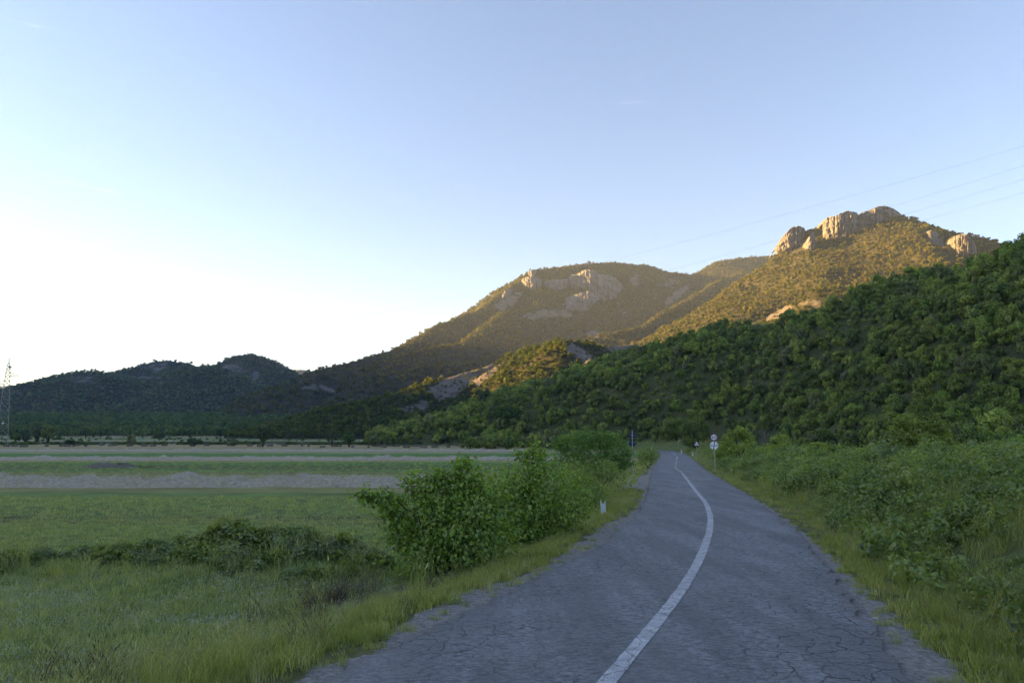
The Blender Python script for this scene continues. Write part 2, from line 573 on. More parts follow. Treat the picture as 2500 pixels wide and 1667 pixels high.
mid_r = [PY(744, 905, 1270), PY(872, 878, 1380), PY(957, 852, 1480), PY(1021, 826, 1570), PY(1063, 794, 1650), PY(1169, 756, 1820), PY(1223, 714, 1950), PY(1277, 678, 2050),
         PY(1300, 660, 2110), PY(1382, 648, 2170), PY(1488, 640, 2230), PY(1573, 645, 2280), PY(1627, 663, 2320), PY(1690, 669, 2350), PY(1744, 640, 2390), PY(1807, 629, 2420), PY(1890, 624, 2450), PY(2050, 640, 2500)]
mid_r2 = [PY(760, 908, 1130), PY(808, 899, 1170), PY(904, 893, 1240), PY(989, 869, 1320), PY(1063, 848, 1400), PY(1127, 836, 1480), PY(1180, 800, 1640), PY(1230, 760, 1820)]
mid_r3 = [PY(940, 918, 1060), PY(1010, 907, 1110), PY(1040, 892, 1160), PY(1150, 882, 1260), PY(1300, 852, 1400), PY(1420, 832, 1520)]
mid_r4 = [PY(1440, 828, 1350), PY(1500, 812, 1400), PY(1560, 795, 1480), PY(1680, 730, 1800), PY(1760, 680, 2050)]
mid = Hill('cliff_mountain', [make_ridge(mid_r, 1000, 1.25, -5, .12, 220, True), make_ridge(mid_r2, 620, 1.2, -5, .15, 140, True), make_ridge(mid_r3, 420, 1.2, -5, .16, 110, True), make_ridge(mid_r4, 560, 1.2, -5, .15, 120, True)],
           -1100, 1200, 800, 2900, 11.0, M_far, 7.0, 22.0, 110, 6,
           bare=[(1340, 768, 70, 14, -5, .6), (1650, 722, 44, 9, -35, .8), (1640, 690, 36, 14, -20, .45), (1525, 765, 30, 8, 50, .45), (1240, 735, 40, 18, -30, .7), (1550, 685, 14, 20, -20, .6),
                 (770, 945, 60, 8, 5, .6), (1450, 815, 26, 10, 0, .6), (1330, 690, 60, 10, 5, .3)])

la = [PY(-120, 990, 1300), PY(21, 1010, 1300), PY(64, 966, 1310), PY(117, 928, 1320), PY(160, 914, 1330), PY(234, 905, 1340), PY(266, 914, 1350), PY(308, 926, 1360), PY(372, 918, 1370), PY(457, 896, 1380),
      PY(510, 890, 1385), PY(542, 904, 1390), PY(595, 940, 1380), PY(649, 976, 1360), PY(720, 1015, 1330)]
lb = [PY(250, 960, 1700), PY(298, 919, 1700), PY(351, 888, 1710), PY(404, 879, 1720), PY(457, 886, 1730), PY(520, 910, 1730)]
lc = [PY(500, 910, 1650), PY(530, 890, 1650), PY(574, 869, 1650), PY(616, 863, 1660), PY(659, 876, 1670), PY(734, 917, 1690), PY(800, 950, 1700)]
left_hills = Hill('left_hills', [make_ridge(la, 430, 1.15, -5, .22, 120), make_ridge(lb, 420, 1.2, -5, .2, 130), make_ridge(lc, 430, 1.2, -5, .2, 130)], -1600, -200, 850, 2200, 8.0, M_far, 4.0, 9.0, 80, 7,
                  bare=[(565, 900, 36, 16, 20, .5), (622, 922, 10, 24, 30, .6), (357, 922, 50, 5, 3, .6), (390, 895, 40, 12, -20, .5), (200, 925, 50, 14, 0, .4)])
far_r = [PY(-500, 830, 6200), PY(-200, 880, 6200), PY(0, 940, 6200), PY(21, 946, 6200), PY(58, 966, 6200), PY(80, 985, 6200), PY(150, 1000, 6200)]
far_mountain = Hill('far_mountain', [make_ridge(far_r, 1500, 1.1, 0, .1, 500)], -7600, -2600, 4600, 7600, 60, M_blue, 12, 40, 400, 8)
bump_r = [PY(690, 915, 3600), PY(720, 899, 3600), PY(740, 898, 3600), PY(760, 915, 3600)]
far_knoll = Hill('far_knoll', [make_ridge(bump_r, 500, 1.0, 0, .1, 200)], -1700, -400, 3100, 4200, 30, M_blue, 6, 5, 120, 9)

# the range to the west, outside the frame, that keeps the valley in evening shade
SU = np.array([math.sin(SUN_AZ), math.cos(SUN_AZ)]); PU = np.array([-SU[1], SU[0]]); PU = PU if PU[1] > 0 else -PU
west_pts = []
for p_, h_ in ((-1500, 600), (-700, 610), (400, 600), (450, 580), (520, 500), (650, 490), (800, 535), (950, 540), (1100, 600), (1480, 600), (1640, 640), (1800, 720), (2300, 740), (2700, 500)):
    xy = PU * p_ + SU * 3500
    west_pts.append(np.array([xy[0], xy[1], h_ + 92.0]))
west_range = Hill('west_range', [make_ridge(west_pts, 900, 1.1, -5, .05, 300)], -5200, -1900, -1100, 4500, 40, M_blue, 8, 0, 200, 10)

HILLS = [near_hill, spur, lower_ridge, peak, mid, left_hills]


# ------------------------------------------------------------------ ground sheet
def axis(segs, lo, hi, g=1.12):
    a = []
    for x0, x1, st in segs:
        a += list(np.arange(x0, x1, st))
    a.append(segs[-1][1])
    st = segs[-1][2]; x = a[-1]
    while x < hi: st *= g; x += st; a.append(x)
    st = segs[0][2]; x = a[0]; pre = []
    while x > lo: st *= g; x -= st; pre.append(x)
    return np.array(pre[::-1] + a)


gx = axis([(-24, -14, .5), (-14, 14, .22), (14, 60, .5)], -7600, 7600)
gy = axis([(-6, 3, .6), (3, 30, .22), (30, 60, .4), (60, 270, 1.0)], -300, 9000)
GX, GY = np.meshgrid(gx, gy)
GZ = ground_z(GX, GY)
ny, nx = GX.shape
idx = np.arange(ny * nx).reshape(ny, nx)
gq = np.stack([idx[:-1, :-1], idx[:-1, 1:], idx[1:, 1:], idx[1:, :-1]], -1).reshape(-1, 4)
Lf = (XL(GY) - GX) * .95; Rf = (GX - XR(GY)) * .95
grv = np.zeros_like(GX)
wR = np.interp(GY, [-60, 6, 9, 12, 16, 22, 40], [.75, .7, .58, .45, .3, .2, .12])
grv = np.maximum(grv, np.where(Rf > -.5, sstep(1.25, .7, (Rf + .15 * perlin(GX / .5, GY / .5)) / wR), 0))
wL = np.interp(GY, [-60, 6, 9.5, 10.5, 12.5, 14, 17, 21, 24, 26, 40, 43, 56, 59, 90], [.25, .25, .3, .7, .85, .5, .6, .7, .6, .25, .25, 1.7, 1.6, .3, .3])
grv = np.maximum(grv, np.where(Lf > -.5, sstep(1.25, .7, (Lf + .2 * perlin(GX / .6, GY / .6)) / wL), 0))
grv = grv * (GY < 236)
vrg = np.where((GY < 260), np.maximum(sstep(3.4, 1.2, Lf) * (Lf > -.5), sstep(2.6, 1.4, Rf) * (Rf > -.5)), 0)
bankm = np.maximum((Rf > 1.5) * 1.0, sstep(226, 240, GY) * sstep(2, 16, GX) * (GY < 420))


def yimg(py, px=300):
    """distance at which the field shows at photo row py"""
    yy = np.linspace(20, 900, 4000)
    xx = (px - 1250) / FPX * yy
    _, p, _ = project(xx, yy, field_z(yy) - FZ0)
    return float(np.interp(-py, -p, yy))


YB = {k: yimg(k) for k in (1300, 1288, 1268, 1204, 1196, 1170, 1158, 1150, 1140, 1134, 1129, 1117, 1115, 1107, 1104, 1097, 1088, 1084, 1079, 1075, 1068)}
GREEN, GREEN2, BRIGHT = (.145, .21, .058), (.125, .175, .056), (.09, .20, .042)
STUB, STUB2, PALE, BROWN, DARK = (.24, .23, .085), (.30, .245, .12), (.27, .26, .13), (.10, .085, .06), (.04, .055, .025)
bands = [(0, GREEN), (YB[1288], (.11, .115, .055)), (YB[1268], GREEN2), (YB[1250] if 1250 in YB else yimg(1250), GREEN), (YB[1204], STUB), (YB[1158], (.17, .19, .06)), (YB[1150], BRIGHT), (yimg(1146), (.11, .125, .05)),
         (YB[1140], (.09, .15, .04)), (YB[1134], BRIGHT), (YB[1129], STUB2), (YB[1115], BRIGHT), (YB[1107], PALE), (YB[1097], STUB2), (YB[1084], DARK), (YB[1079] + 6, PALE), (YB[1075], (.16, .19, .08)), (YB[1068], STUB2), (yimg(1064), (.06, .07, .035))]
m, nt, out = newmat('field_ground'); h = NT(nt)
p = h.pos()
sep = h.n('ShaderNodeSeparateXYZ'); h.l(p, sep.inputs[0])
n1 = h.noise(h.scaled(p, .25, 1, 1), .10, 5, .6)
ysc = h.math('MULTIPLY', sep.outputs[1], h.math('MULTIPLY_ADD', h.math('SUBTRACT', n1, .5), .055, 1.0))
ysc = h.math('ADD', ysc, h.math('MULTIPLY', sep.outputs[0], .012))
YMAX = 800.0
# bands need finer steps near the camera: logarithmic coordinate
lg = h.math('DIVIDE', h.math('LOGARITHM', h.math('ADD', h.math('MAXIMUM', ysc, 0.0), 10.0), 2.718281828), math.log(YMAX + 10))
band = h.ramp(lg, [(min(1, math.log(max(b, 0) + 10) / math.log(YMAX + 10)), c) for b, c in bands], 'CONSTANT')
mott = h.noise(h.scaled(p, .45, 1, 1), .9, 6, .65)
band = h.mix(1.0, band, h.ramp(mott, [(.25, .62), (.75, 1.38)]), 'MULTIPLY')
bigm = h.noise(h.scaled(p, .4, 1, 1), .16, 4, .6)
band = h.mix(h.ramp(bigm, [(.5, 0), (.72, .55)]), band, (.085, .085, .045))
weed = h.mix(h.ramp(h.noise(p, 1.3, 5, .65), [(.35, 0), (.7, 1)]), (.09, .11, .04), (.19, .175, .075))
c = h.mix(h.attr('verge'), band, weed)
c = h.mix(h.attr('bank'), c, (.12, .145, .055))
far = h.math('SUBTRACT', sep.outputs[1], 560.0)
scrub = h.mix(h.noise(p, .05, 5, .6), (.035, .05, .02), (.06, .07, .032))
c = h.mix(h.math('MULTIPLY', far, .02, clamp=True), c, scrub)
gr = h.mix(h.ramp(h.noise(p, 14, 5, .75), [(.3, 0), (.7, 1)]), (.12, .112, .10), (.38, .36, .33))
gm = h.math('ADD', h.attr('gravel'), h.math('MULTIPLY', h.math('SUBTRACT', h.noise(p, 3.5, 6, .7), .5), 1.5))
c = h.mix(h.ramp(gm, [(.42, 0), (.62, 1)]), c, gr)
nb = h.bump(h.math('ADD', h.noise(p, 9, 6, .7), h.noise(p, 40, 3, .7)), .7, .06)
h.bsdf(out, c, .95, nb, .1)
ground = link(bpy.data.objects.new('ground', mesh_np('ground', np.stack([GX.ravel(), GY.ravel(), GZ.ravel()], 1), gq, m, True,
              {'gravel': grv.ravel(), 'verge': vrg.ravel(), 'bank': bankm.ravel()})))
tag(ground, kind='structure')

# ------------------------------------------------------------------ road
m, nt, out = newmat('cracked_asphalt'); h = NT(nt)
p = h.pos()
sp = h.n('ShaderNodeSeparateXYZ'); h.l(p, sp.inputs[0])
warp = h.n('ShaderNodeVectorMath', operation='MULTIPLY_ADD')
nv = h.n('ShaderNodeTexNoise'); h.l(p, nv.inputs[0]); nv.inputs['Scale'].default_value = 1.6; nv.inputs['Detail'].default_value = 6
h.l(nv.outputs['Color'], warp.inputs[0]); warp.inputs[1].default_value = (.75, .75, 0); h.l(p, warp.inputs[2])


def cracks(scale, w):
    v = h.n('ShaderNodeTexVoronoi', feature='DISTANCE_TO_EDGE', voronoi_dimensions='2D')
    h.l(warp.outputs[0], v.inputs['Vector']); v.inputs['Scale'].default_value = scale
    return h.ramp(v.outputs['Distance'], [(0.0, 1), (w, 0)])


wear = h.attr('across')          # 0 left edge .. 1 right edge
edgew = h.math('MULTIPLY', h.math('ABSOLUTE', h.math('SUBTRACT', wear, .5)), 2.0)
crm = h.ramp(h.math('ADD', h.noise(p, .38, 3, .6), h.math('MULTIPLY', edgew, .14)), [(.50, 0), (.66, 1)])
thin = h.ramp(h.noise(p, .9, 4, .6), [(.42, 0), (.60, 1)])
ck = h.math('MAXIMUM', h.math('MULTIPLY', cracks(3.0, .030), crm), h.math('MULTIPLY', h.math('MULTIPLY', cracks(.7, .005), .5), thin))
ck = h.math('MAXIMUM', ck, h.math('MULTIPLY', cracks(4.6, .045), h.ramp(h.noise(p, .55, 4, .6), [(.56, 0), (.68, .8)])))
agg = h.noise(p, 95, 3, .85)
agg2 = h.noise(p, 30, 4, .8)
base = h.mix(h.ramp(h.noise(p, .7, 6, .65), [(.3, 0), (.7, 1)]), (.120, .126, .140), (.215, .219, .230))
base = h.mix(h.ramp(agg, [(.50, 0), (.68, .85)]), base, (.30, .30, .30))
mid_ = h.noise(h.scaled(p, 1, 1.6, 1), 11, 5, .75)
base = h.mix(h.ramp(mid_, [(.36, .85), (.52, 0)]), base, (.03, .032, .036))
base = h.mix(h.ramp(mid_, [(.51, 0), (.63, .8)]), base, (.27, .27, .275))
base = h.mix(h.ramp(agg2, [(.30, .85), (.48, 0)]), base, (.03, .03, .032))
lane = h.n('ShaderNodeMath', operation='SINE'); h.l(h.math('MULTIPLY', wear, 25.13), lane.inputs[0])
base = h.mix(h.math('MULTIPLY_ADD', lane.outputs[0], .13, .14), base, (.17, .17, .172))
patch = h.noise(h.scaled(p, 1.4, .18, 1), .8, 5, .65)
base = h.mix(h.ramp(patch, [(.42, .45), (.60, 0)]), base, (.05, .052, .058))
dirt = h.ramp(h.math('ADD', edgew, h.math('MULTIPLY', h.math('SUBTRACT', h.noise(p, 1.4, 5, .7), .5), .22)), [(.93, 0), (1.0, .7)])
base = h.mix(dirt, base, (.11, .10, .085))
base = h.mix(ck, base, (.012, .012, .013))
nb = h.bump(h.math('SUBTRACT', h.math('MULTIPLY', agg2, .5), h.math('MULTIPLY', ck, 1.2)), .8, .02)
h.bsdf(out, base, .62, nb, .35)
M_asphalt = m
ys = np.concatenate([np.arange(-60, 3, 3), np.arange(3, 30, .15), np.arange(30, 232.1, .6)])
NA = 14
rv, ra = [], []
cl_pts = []
for y in ys:
    a, b = float(XL(np.float64(y))), float(XR(np.float64(y)))
    ja = .14 * float(perlin(y * 1.7, 3.3)) + .07 * float(perlin(y * 5.1, 8.3)); jb = .12 * float(perlin(y * 1.7, 13.3)) + .05 * float(perlin(y * 5.1, 28.3))
    for k in range(NA):
        t = k / (NA - 1)
        x = (a + ja) * (1 - t) + (b + jb) * t
        # rows lean with the road heading
        crown = .04 * (1 - (2 * t - 1) ** 2)
        rv.append((x, y, float(road_z(y)) + crown)); ra.append(t)
# the bend, continuing from the straight
hw = (XRs[-1] - XLs[-1]) / 2
bp = [Vector((*q, 0)) for q in BEND]
dense = []
for a, b in zip(bp[:-1], bp[1:]):
    for i in range(5): dense.append(a.lerp(b, i / 5))
dense.append(bp[-1])
for i in range(1, len(dense)):
    t_ = (dense[min(i + 1, len(dense) - 1)] - dense[i - 1]).normalized()
    nrm = Vector((t_.y, -t_.x, 0))
    for k in range(NA):
        t = k / (NA - 1)
        q = dense[i] + nrm * (2 * t - 1) * hw
        rv.append((q.x, q.y, float(road_z(dense[i].y)) + .04 * (1 - (2 * t - 1) ** 2))); ra.append(t)
nr = len(rv) // NA
ii = np.arange(nr * NA).reshape(nr, NA)
rq = np.stack([ii[:-1, :-1], ii[:-1, 1:], ii[1:, 1:], ii[1:, :-1]], -1).reshape(-1, 4)
road = link(bpy.data.objects.new('road', mesh_np('road', rv, rq, M_asphalt, True, {'across': ra})))
tag(road, kind='structure')

# painted centre line
m, nt, out = newmat('worn_white_paint'); h = NT(nt)
p = h.pos()
f = h.ramp(h.math('ADD', h.noise(p, 45, 4, .8), h.math('MULTIPLY', h.noise(p, 5, 4, .6), .5)), [(.56, 0), (.84, 1)])
c = h.mix(f, (.62, .63, .64), (.26, .26, .27))
wv = h.n('ShaderNodeVectorMath', operation='MULTIPLY_ADD'); nv2 = h.n('ShaderNodeTexNoise'); h.l(p, nv2.inputs[0]); nv2.inputs['Scale'].default_value = 2.5; nv2.inputs['Detail'].default_value = 5
h.l(nv2.outputs['Color'], wv.inputs[0]); wv.inputs[1].default_value = (.4, .4, 0); h.l(p, wv.inputs[2])
vv = h.n('ShaderNodeTexVoronoi', feature='DISTANCE_TO_EDGE', voronoi_dimensions='2D'); h.l(wv.outputs[0], vv.inputs['Vector']); vv.inputs['Scale'].default_value = 3.4
c = h.mix(h.ramp(vv.outputs['Distance'], [(0, .85), (.045, 0)]), c, (.05, .05, .055))
c = h.mix(h.ramp(h.noise(p, .9, 4, .6), [(.45, 0), (.7, .45)]), c, (.24, .24, .25))
h.bsdf(out, c, .6, None, .3)
M_line = m
CLP = [(1478, 1667), (1594, 1531), (1669, 1435), (1711, 1361), (1733, 1297), (1735, 1260), (1724, 1228), (1701, 1201), (1685, 1180), (1669, 1159), (1662, 1151), (1654, 1146), (1650, 1142), (1647, 1138)]
clw = [PZ(*q, .04) for q in CLP]
cy = np.array([-60, -20, 0] + [q[1] for q in clw] + [85, 110, 135, 170, 205, 232])
cx = np.array([clw[0][0] - .38 * 67, clw[0][0] - .38 * 27, clw[0][0] - .38 * 7.6] + [q[0] for q in clw] + [18.6, 24.2, 29.8, 36.9, 43.6, 47.7])
yy = np.arange(-60, 232, .25)
xx = np.interp(yy, cy, cx)
for w in (9, 9):
    xx = np.convolve(np.pad(xx, w // 2, mode='reflect', reflect_type='odd'), np.ones(w) / w, mode='valid')


def road_top(x, y):
    a, b = XL(np.float64(y)), XR(np.float64(y)); t = (x - a) / (b - a)
    # height of the faceted road sheet at this place
    k = min(max(int(t * (NA - 1)), 0), NA - 2); u = t * (NA - 1) - k
    cz = lambda i: .04 * (1 - (2 * i / (NA - 1) - 1) ** 2)
    return float(road_z(y)) + float(cz(k) * (1 - u) + cz(k + 1) * u)


def paint(y0, y1, w=.18, step=.2):
    vs, fs = [], []
    n = max(2, int((y1 - y0) / step) + 1)
    for i in range(n):
        y = y0 + (y1 - y0) * i / (n - 1)
        x = np.interp(y, yy, xx); dx = (np.interp(y + .3, yy, xx) - np.interp(y - .3, yy, xx)) / .6
        c_ = 1 / math.hypot(1, dx)
        ww = w / 2 + .008 * float(perlin(y * 3.1, 2.2))
        for s_ in (-1, 1):
            jx = .012 * float(perlin(y * 9 + s_ * 31, 5.5)) if y < 40 else 0
            qx, qy = x + s_ * (ww + jx) * c_, y - s_ * ww * dx * c_
            vs.append((qx, qy, road_top(qx, qy) + .006))
        if i:
            k = 2 * i
            fs.append((k - 2, k - 1, k + 1, k))
    return vs, fs


lm = MB(); lm.add(*paint(-30, 60.5)); lm.build('road_marking', M_line)
tag(bpy.data.objects['road_marking'], kind='structure')
dm = None
dash_y = [(62.2, 64.6), (66.8, 69.2), (71.4, 73.8), (76.6, 79.0), (83.0, 85.6), (89.2, 91.8), (95.4, 98), (104, 108)]
for a, b in dash_y:
    q = MB(); q.add(*paint(a, b, .22)); o = q.build('road_dash', M_line, bpy.data.objects['road_marking'])
q = MB(); q.add(*paint(114, 136, .22)); q.build('road_dash', M_line, bpy.data.objects['road_marking'])
q = MB(); q.add(*paint(150, 205, .22)); q.build('road_dash', M_line, bpy.data.objects['road_marking'])

# ------------------------------------------------------------------ rock faces standing on the mountains
def rockmat(name, a, b, cgrass):
    m, nt, out = newmat(name); h = NT(nt)
    p = h.pos()
    f = h.noise(h.scaled(p, 1, 1, .22), .10, 8, .72)
    g = h.noise(h.scaled(p, .3, .3, 1), .16, 6, .7)
    c = h.mix(h.ramp(h.math('ADD', h.math('MULTIPLY', f, .65), h.math('MULTIPLY', g, .35)), [(.36, 0), (.60, 1)]), a, b)
    c = h.mix(h.ramp(h.noise(p, .07, 7, .75), [(.56, 0), (.62, 1)]), c, cgrass)
    nb = h.bump(h.math('ADD', f, h.noise(p, .5, 6, .7)), 1.0, 5.0)
    h.bsdf(out, c, .95, nb, .1)
    return m


M_rock = rockmat('pale_limestone', (.12, .116, .118), (.27, .262, .265), (.06, .065, .03))


def cliff(name, hill, top, bot, back=10.0, cols=None, rows=16, amp=6.0, deep=45.0, bulge=.55, seed=0, lab=None, plane=None):
    top = np.array(top, float); bot = np.array(bot, float)
    x0 = max(top[0, 0], bot[0, 0]); x1 = min(top[-1, 0], bot[-1, 0])
    cols = cols or max(8, int((x1 - x0) / 1.6))
    xs = np.linspace(x0, x1, cols)
    rb = np.random.default_rng(seed + 900)
    # vertical joints split the face into buttresses of uneven width
    edges = [x0]
    while edges[-1] < x1: edges.append(edges[-1] + rb.uniform(4, 17))
    bk = np.searchsorted(edges, xs, side='right') - 1
    boff = rb.uniform(-.7, .9, len(edges) + 1); btop = rb.uniform(-1, 1, len(edges) + 1); blean = rb.uniform(-.6, .6, len(edges) + 1)
    edges = np.array(edges + [edges[-1] + 10])
    crk = np.minimum(np.abs(xs - edges[bk]), np.abs(edges[np.minimum(bk + 1, len(edges) - 1)] - xs))
    ty = np.interp(xs, top[:, 0], top[:, 1]) + btop[bk] * 1.1 + 1.0 * perlin(xs / 2.2, xs * 0 + seed); by = np.interp(xs, bot[:, 0], bot[:, 1])
    D = np.array([hill.hit(a, b) for a, b in zip(xs, by)])
    k = np.ones(7) / 7
    D = np.convolve(np.pad(D, 3, mode='edge'), k, mode='valid')
    if plane is not None:             # the whole face is flattened and turned from the sun to stay shaded
        Xc = (xs - 1250) / FPX * D
        D = np.minimum(np.median(D) + plane * (Xc - np.median(Xc)), D + 6)
    V = []
    for j in range(-2, rows + 4):
        for i, px in enumerate(xs):
            e = math.sin(math.pi * min(max((i + .5) / cols, 0), 1)) ** .45       # ends curve back into the slope
            if j <= rows:
                t = j / rows
                py = by[i] + (ty[i] - by[i]) * max(t, 0)
                y = D[i] + back * max(t, 0) ** 1.6 + (1 - e) * deep * .9
                n = 1.0 * perlin(px / 14. + seed, .8 * t + seed) + .6 * abs(perlin(px / 5.5 + seed, t * 1.7)) + .45 * perlin(px / 3.1, t * 5. + seed) + .3 * perlin(px / 1.7, t * 9.)
                n += boff[bk[i]] * .55 + blean[bk[i]] * (t - .5) * .6 - .9 * max(0., 1 - crk[i] / 1.3) + .5 * perlin(px / 8. + 3 * t, t * 4.2 + seed) + .45 * (math.floor(t * 4.3 + boff[bk[i]] * 2) % 2)
                y = y - amp * (.9 + n) * (.55 + .45 * math.sin(math.pi * min(max(t, .12), .9)) ** .5) - bulge * amp * 2 * e
                q = PY(px, py, y)
                if t < 0: q[2] += t * 140; q[1] += -t * 60
            else:
                q = PY(px, ty[i], D[i] + back + (1 - e) * deep * .9 - bulge * amp)
                s_ = (j - rows)
                q[1] += s_ * deep * .33; q[2] -= 1.5 * s_ * s_ - 1.2 * perlin(px / 6., s_ + seed)
            V.append(q)
    nr_ = rows + 6
    ii = np.arange(nr_ * cols).reshape(nr_, cols)
    q = np.stack([ii[:-1, :-1], ii[:-1, 1:], ii[1:, 1:], ii[1:, :-1]], -1).reshape(-1, 4)
    o = link(bpy.data.objects.new(name, mesh_np(name, V, q, M_rock, False)))
    tag(o, lab, kind='structure')
    return o


def c5(l): return [(1800 + a / 3.336, 450 + b / 3.336) for a, b in l]
def c4(l): return [(1200 + a / 3.36, 600 + b / 3.36) for a, b in l]


cliff('rock_cliff', peak, c5([(695, 330), (712, 285), (750, 262), (800, 258), (830, 238), (900, 214), (975, 232), (985, 250), (1040, 222), (1100, 202), (1160, 178), (1220, 176), (1280, 203), (1335, 245)]),
      c5([(695, 470), (760, 440), (840, 420), (920, 392), (970, 365), (1060, 352), (1140, 336), (1210, 318), (1335, 335)]), 12, None, 18, 6, 70, .5, 1, 'grey limestone cliff crowning the right peak', .36)
cliff('rock_cliff', peak, c5([(308, 540), (340, 476), (390, 405), (440, 355), (500, 336), (545, 355), (572, 410)]), c5([(308, 575), (400, 525), (470, 500), (520, 475), (572, 460)]), 10, None, 16, 6, 50, .5, 2,
      'rounded sunlit crag left of the main cliff')
cliff('rock_cliff', peak, c5([(548, 480), (590, 420), (622, 384), (645, 470)]), c5([(548, 530), (580, 545), (610, 530), (645, 500)]), 5, 16, 14, 4, 20, .8, 3, 'small rock spire between two crags')
cliff('rock_cliff', peak, c5([(1715, 475), (1760, 425), (1840, 403), (1900, 428), (1930, 470), (1950, 530), (1968, 575)]), c5([(1715, 500), (1780, 540), (1860, 560), (1968, 595)]), 8, None, 14, 5, 40, .5, 4,
      'rounded grey knob at the right end of the peak')
cliff('rock_cliff', peak, c5([(1535, 390), (1580, 372), (1645, 400)]), c5([(1535, 440), (1590, 455), (1645, 440)]), 6, 20, 8, 4, 25, .5, 5, 'low rock outcrop right of the peak')
cliff('rock_cliff', mid, c4([(630, 262), (655, 240), (700, 236), (760, 198), (835, 194), (885, 235), (960, 236), (1010, 262), (1040, 290), (1085, 340), (1135, 402)]),
      c4([(630, 355), (720, 360), (800, 372), (870, 385), (900, 440), (980, 445), (1060, 432), (1135, 415)]), 28, None, 18, 8, 90, .5, 6, 'tall grey cliff band on the middle mountain', .3)
cliff('rock_cliff', mid, c4([(420, 300), (455, 288), (540, 278), (640, 272)]), c4([(420, 350), (500, 352), (580, 358), (640, 356)]), 18, None, 10, 7, 60, .5, 7, 'low left run of the cliff band')
cliff('rock_cliff', mid, c4([(232, 310), (250, 275), (285, 256), (345, 258), (400, 272), (428, 300)]), c4([(232, 328), (330, 340), (400, 348), (428, 340)]), 16, None, 10, 8, 60, .6, 8, 'rounded rock nose at the left end of the cliff band')
cliff('rock_cliff', mid, c4([(505, 496), (570, 455), (645, 415), (720, 384), (800, 374), (868, 398), (890, 440)]), c4([(505, 505), (600, 528), (700, 518), (800, 524), (890, 492)]), 26, None, 14, 6, 60, .4, 9,
      'pale triangular rock slab below the cliff band')
cliff('rock_cliff', mid, c4([(288, 240), (318, 200), (345, 194), (378, 212)]), c4([(288, 254), (330, 262), (378, 240)]), 12, 26, 8, 6, 40, .6, 10, 'small rock step at the top of the middle mountain')
cliff('rock_cliff', mid, c4([(70, 425), (110, 370), (165, 345), (185, 360)]), c4([(70, 445), (120, 425), (185, 380)]), 12, 26, 8, 6, 40, .5, 11, 'small dark crag on the left crest of the middle mountain')

# ------------------------------------------------------------------ foliage materials
ML_dark = leafmat('dark_tree_leaves', [(0.0864, 0.1295, 0.0216), (0.1491, 0.197, 0.0301), (0.2041, 0.2419, 0.0386)], .5, .5)
ML_mid = leafmat('mid_tree_leaves', [(0.1379, 0.208, 0.031), (0.1944, 0.264, 0.0388), (0.2568, 0.2995, 0.0505)], .5, .5)
ML_olive = leafmat('olive_tree_leaves', [(0.1251, 0.1603, 0.0399), (0.172, 0.1916, 0.0598), (0.1408, 0.1642, 0.0831)], .5, .5)
ML_hill = leafmat('mountain_scrub_leaves', [(0.0922, 0.1122, 0.0285), (0.1291, 0.1415, 0.0329), (0.1845, 0.1684, 0.0395), (0.1528, 0.1366, 0.0483)], .5, .45, 0)
ML_scrub = leafmat('valley_scrub_leaves', [(0.0633, 0.1062, 0.0416), (0.0949, 0.1416, 0.0509), (0.1277, 0.1659, 0.0624)], .5, .45, 0)
ML_spur = leafmat('spur_scrub_leaves', [(.060, .088, .026), (.085, .110, .032), (.115, .128, .038)], .5, .45, 0)
ML_backlit = leafmat('field_tree_leaves', [(.036, .066, .018), (.050, .084, .024), (.066, .096, .032)], .4, .5)  # backlit dimness of the field trees put into a darker leaf colour
ML_hazed = leafmat('far_hazed_scrub_leaves', [(0.132, 0.18, 0.1008), (0.168, 0.216, 0.1197), (0.204, 0.24, 0.1323)], .5, .45, 0)  # haze over the left hills put into a paler, bluer leaf colour
ML_hedge = leafmat('hedge_leaves', [(0.1449, 0.23, 0.0276), (0.1811, 0.2702, 0.0322), (0.2173, 0.299, 0.0391)], .5, .8, .35, young=(.24, .29, .04))
ML_young = leafmat('young_hedge_leaves', [(0.1445, 0.221, 0.0361), (0.204, 0.272, 0.0433), (0.17, 0.255, 0.0433)], .5, .35, .35)
ML_brush = leafmat('bank_shrub_leaves', [(0.1204, 0.181, 0.0402), (0.17, 0.2336, 0.0492), (0.2197, 0.2688, 0.0625)], .5, .5, .3, young=(.22, .25, .07))
ML_bram = leafmat('bramble_leaves', [(0.1183, 0.1649, 0.0581), (0.1642, 0.2162, 0.0739), (0.2168, 0.2559, 0.1004)], .5, .5, .35, young=(.22, .26, .12))
MG_green = leafmat('green_grass', [(0.1829, 0.229, 0.0545), (0.2559, 0.2827, 0.0692), (0.3109, 0.3097, 0.084)], .5, .4, .2)
MG_field = leafmat('meadow_grass', [(0.2499, 0.2888, 0.1102), (0.3016, 0.3335, 0.125), (0.3533, 0.3593, 0.1471)], .5, .4, .2)
MG_dry = leafmat('dry_grass', [(0.3179, 0.2899, 0.1113), (0.4114, 0.3553, 0.159), (0.2805, 0.2805, 0.0954)], .5, .4, .2)
MG_pale = leafmat('pale_grass', [(0.271, 0.3119, 0.1188), (0.3386, 0.3549, 0.1553), (0.2258, 0.2795, 0.1005)], .5, .4, .2)
MG_brown = leafmat('withered_weed', [(.10, .075, .05), (.13, .10, .075), (.085, .065, .05)], .2, .4, .1)
M_petal = leafmat('white_petals', [(.55, .56, .52), (.65, .66, .62)], .3, .15, .1)
M_straw = leafmat('straw', [(.46, .40, .27), (.54, .47, .33), (.40, .34, .23)], .3, .4, .2)
M_bark = plain('bark', (.055, .045, .035), .9, .4, 8)
M_greybark = plain('grey_bark', (.13, .12, .11), .9, .35, 8)


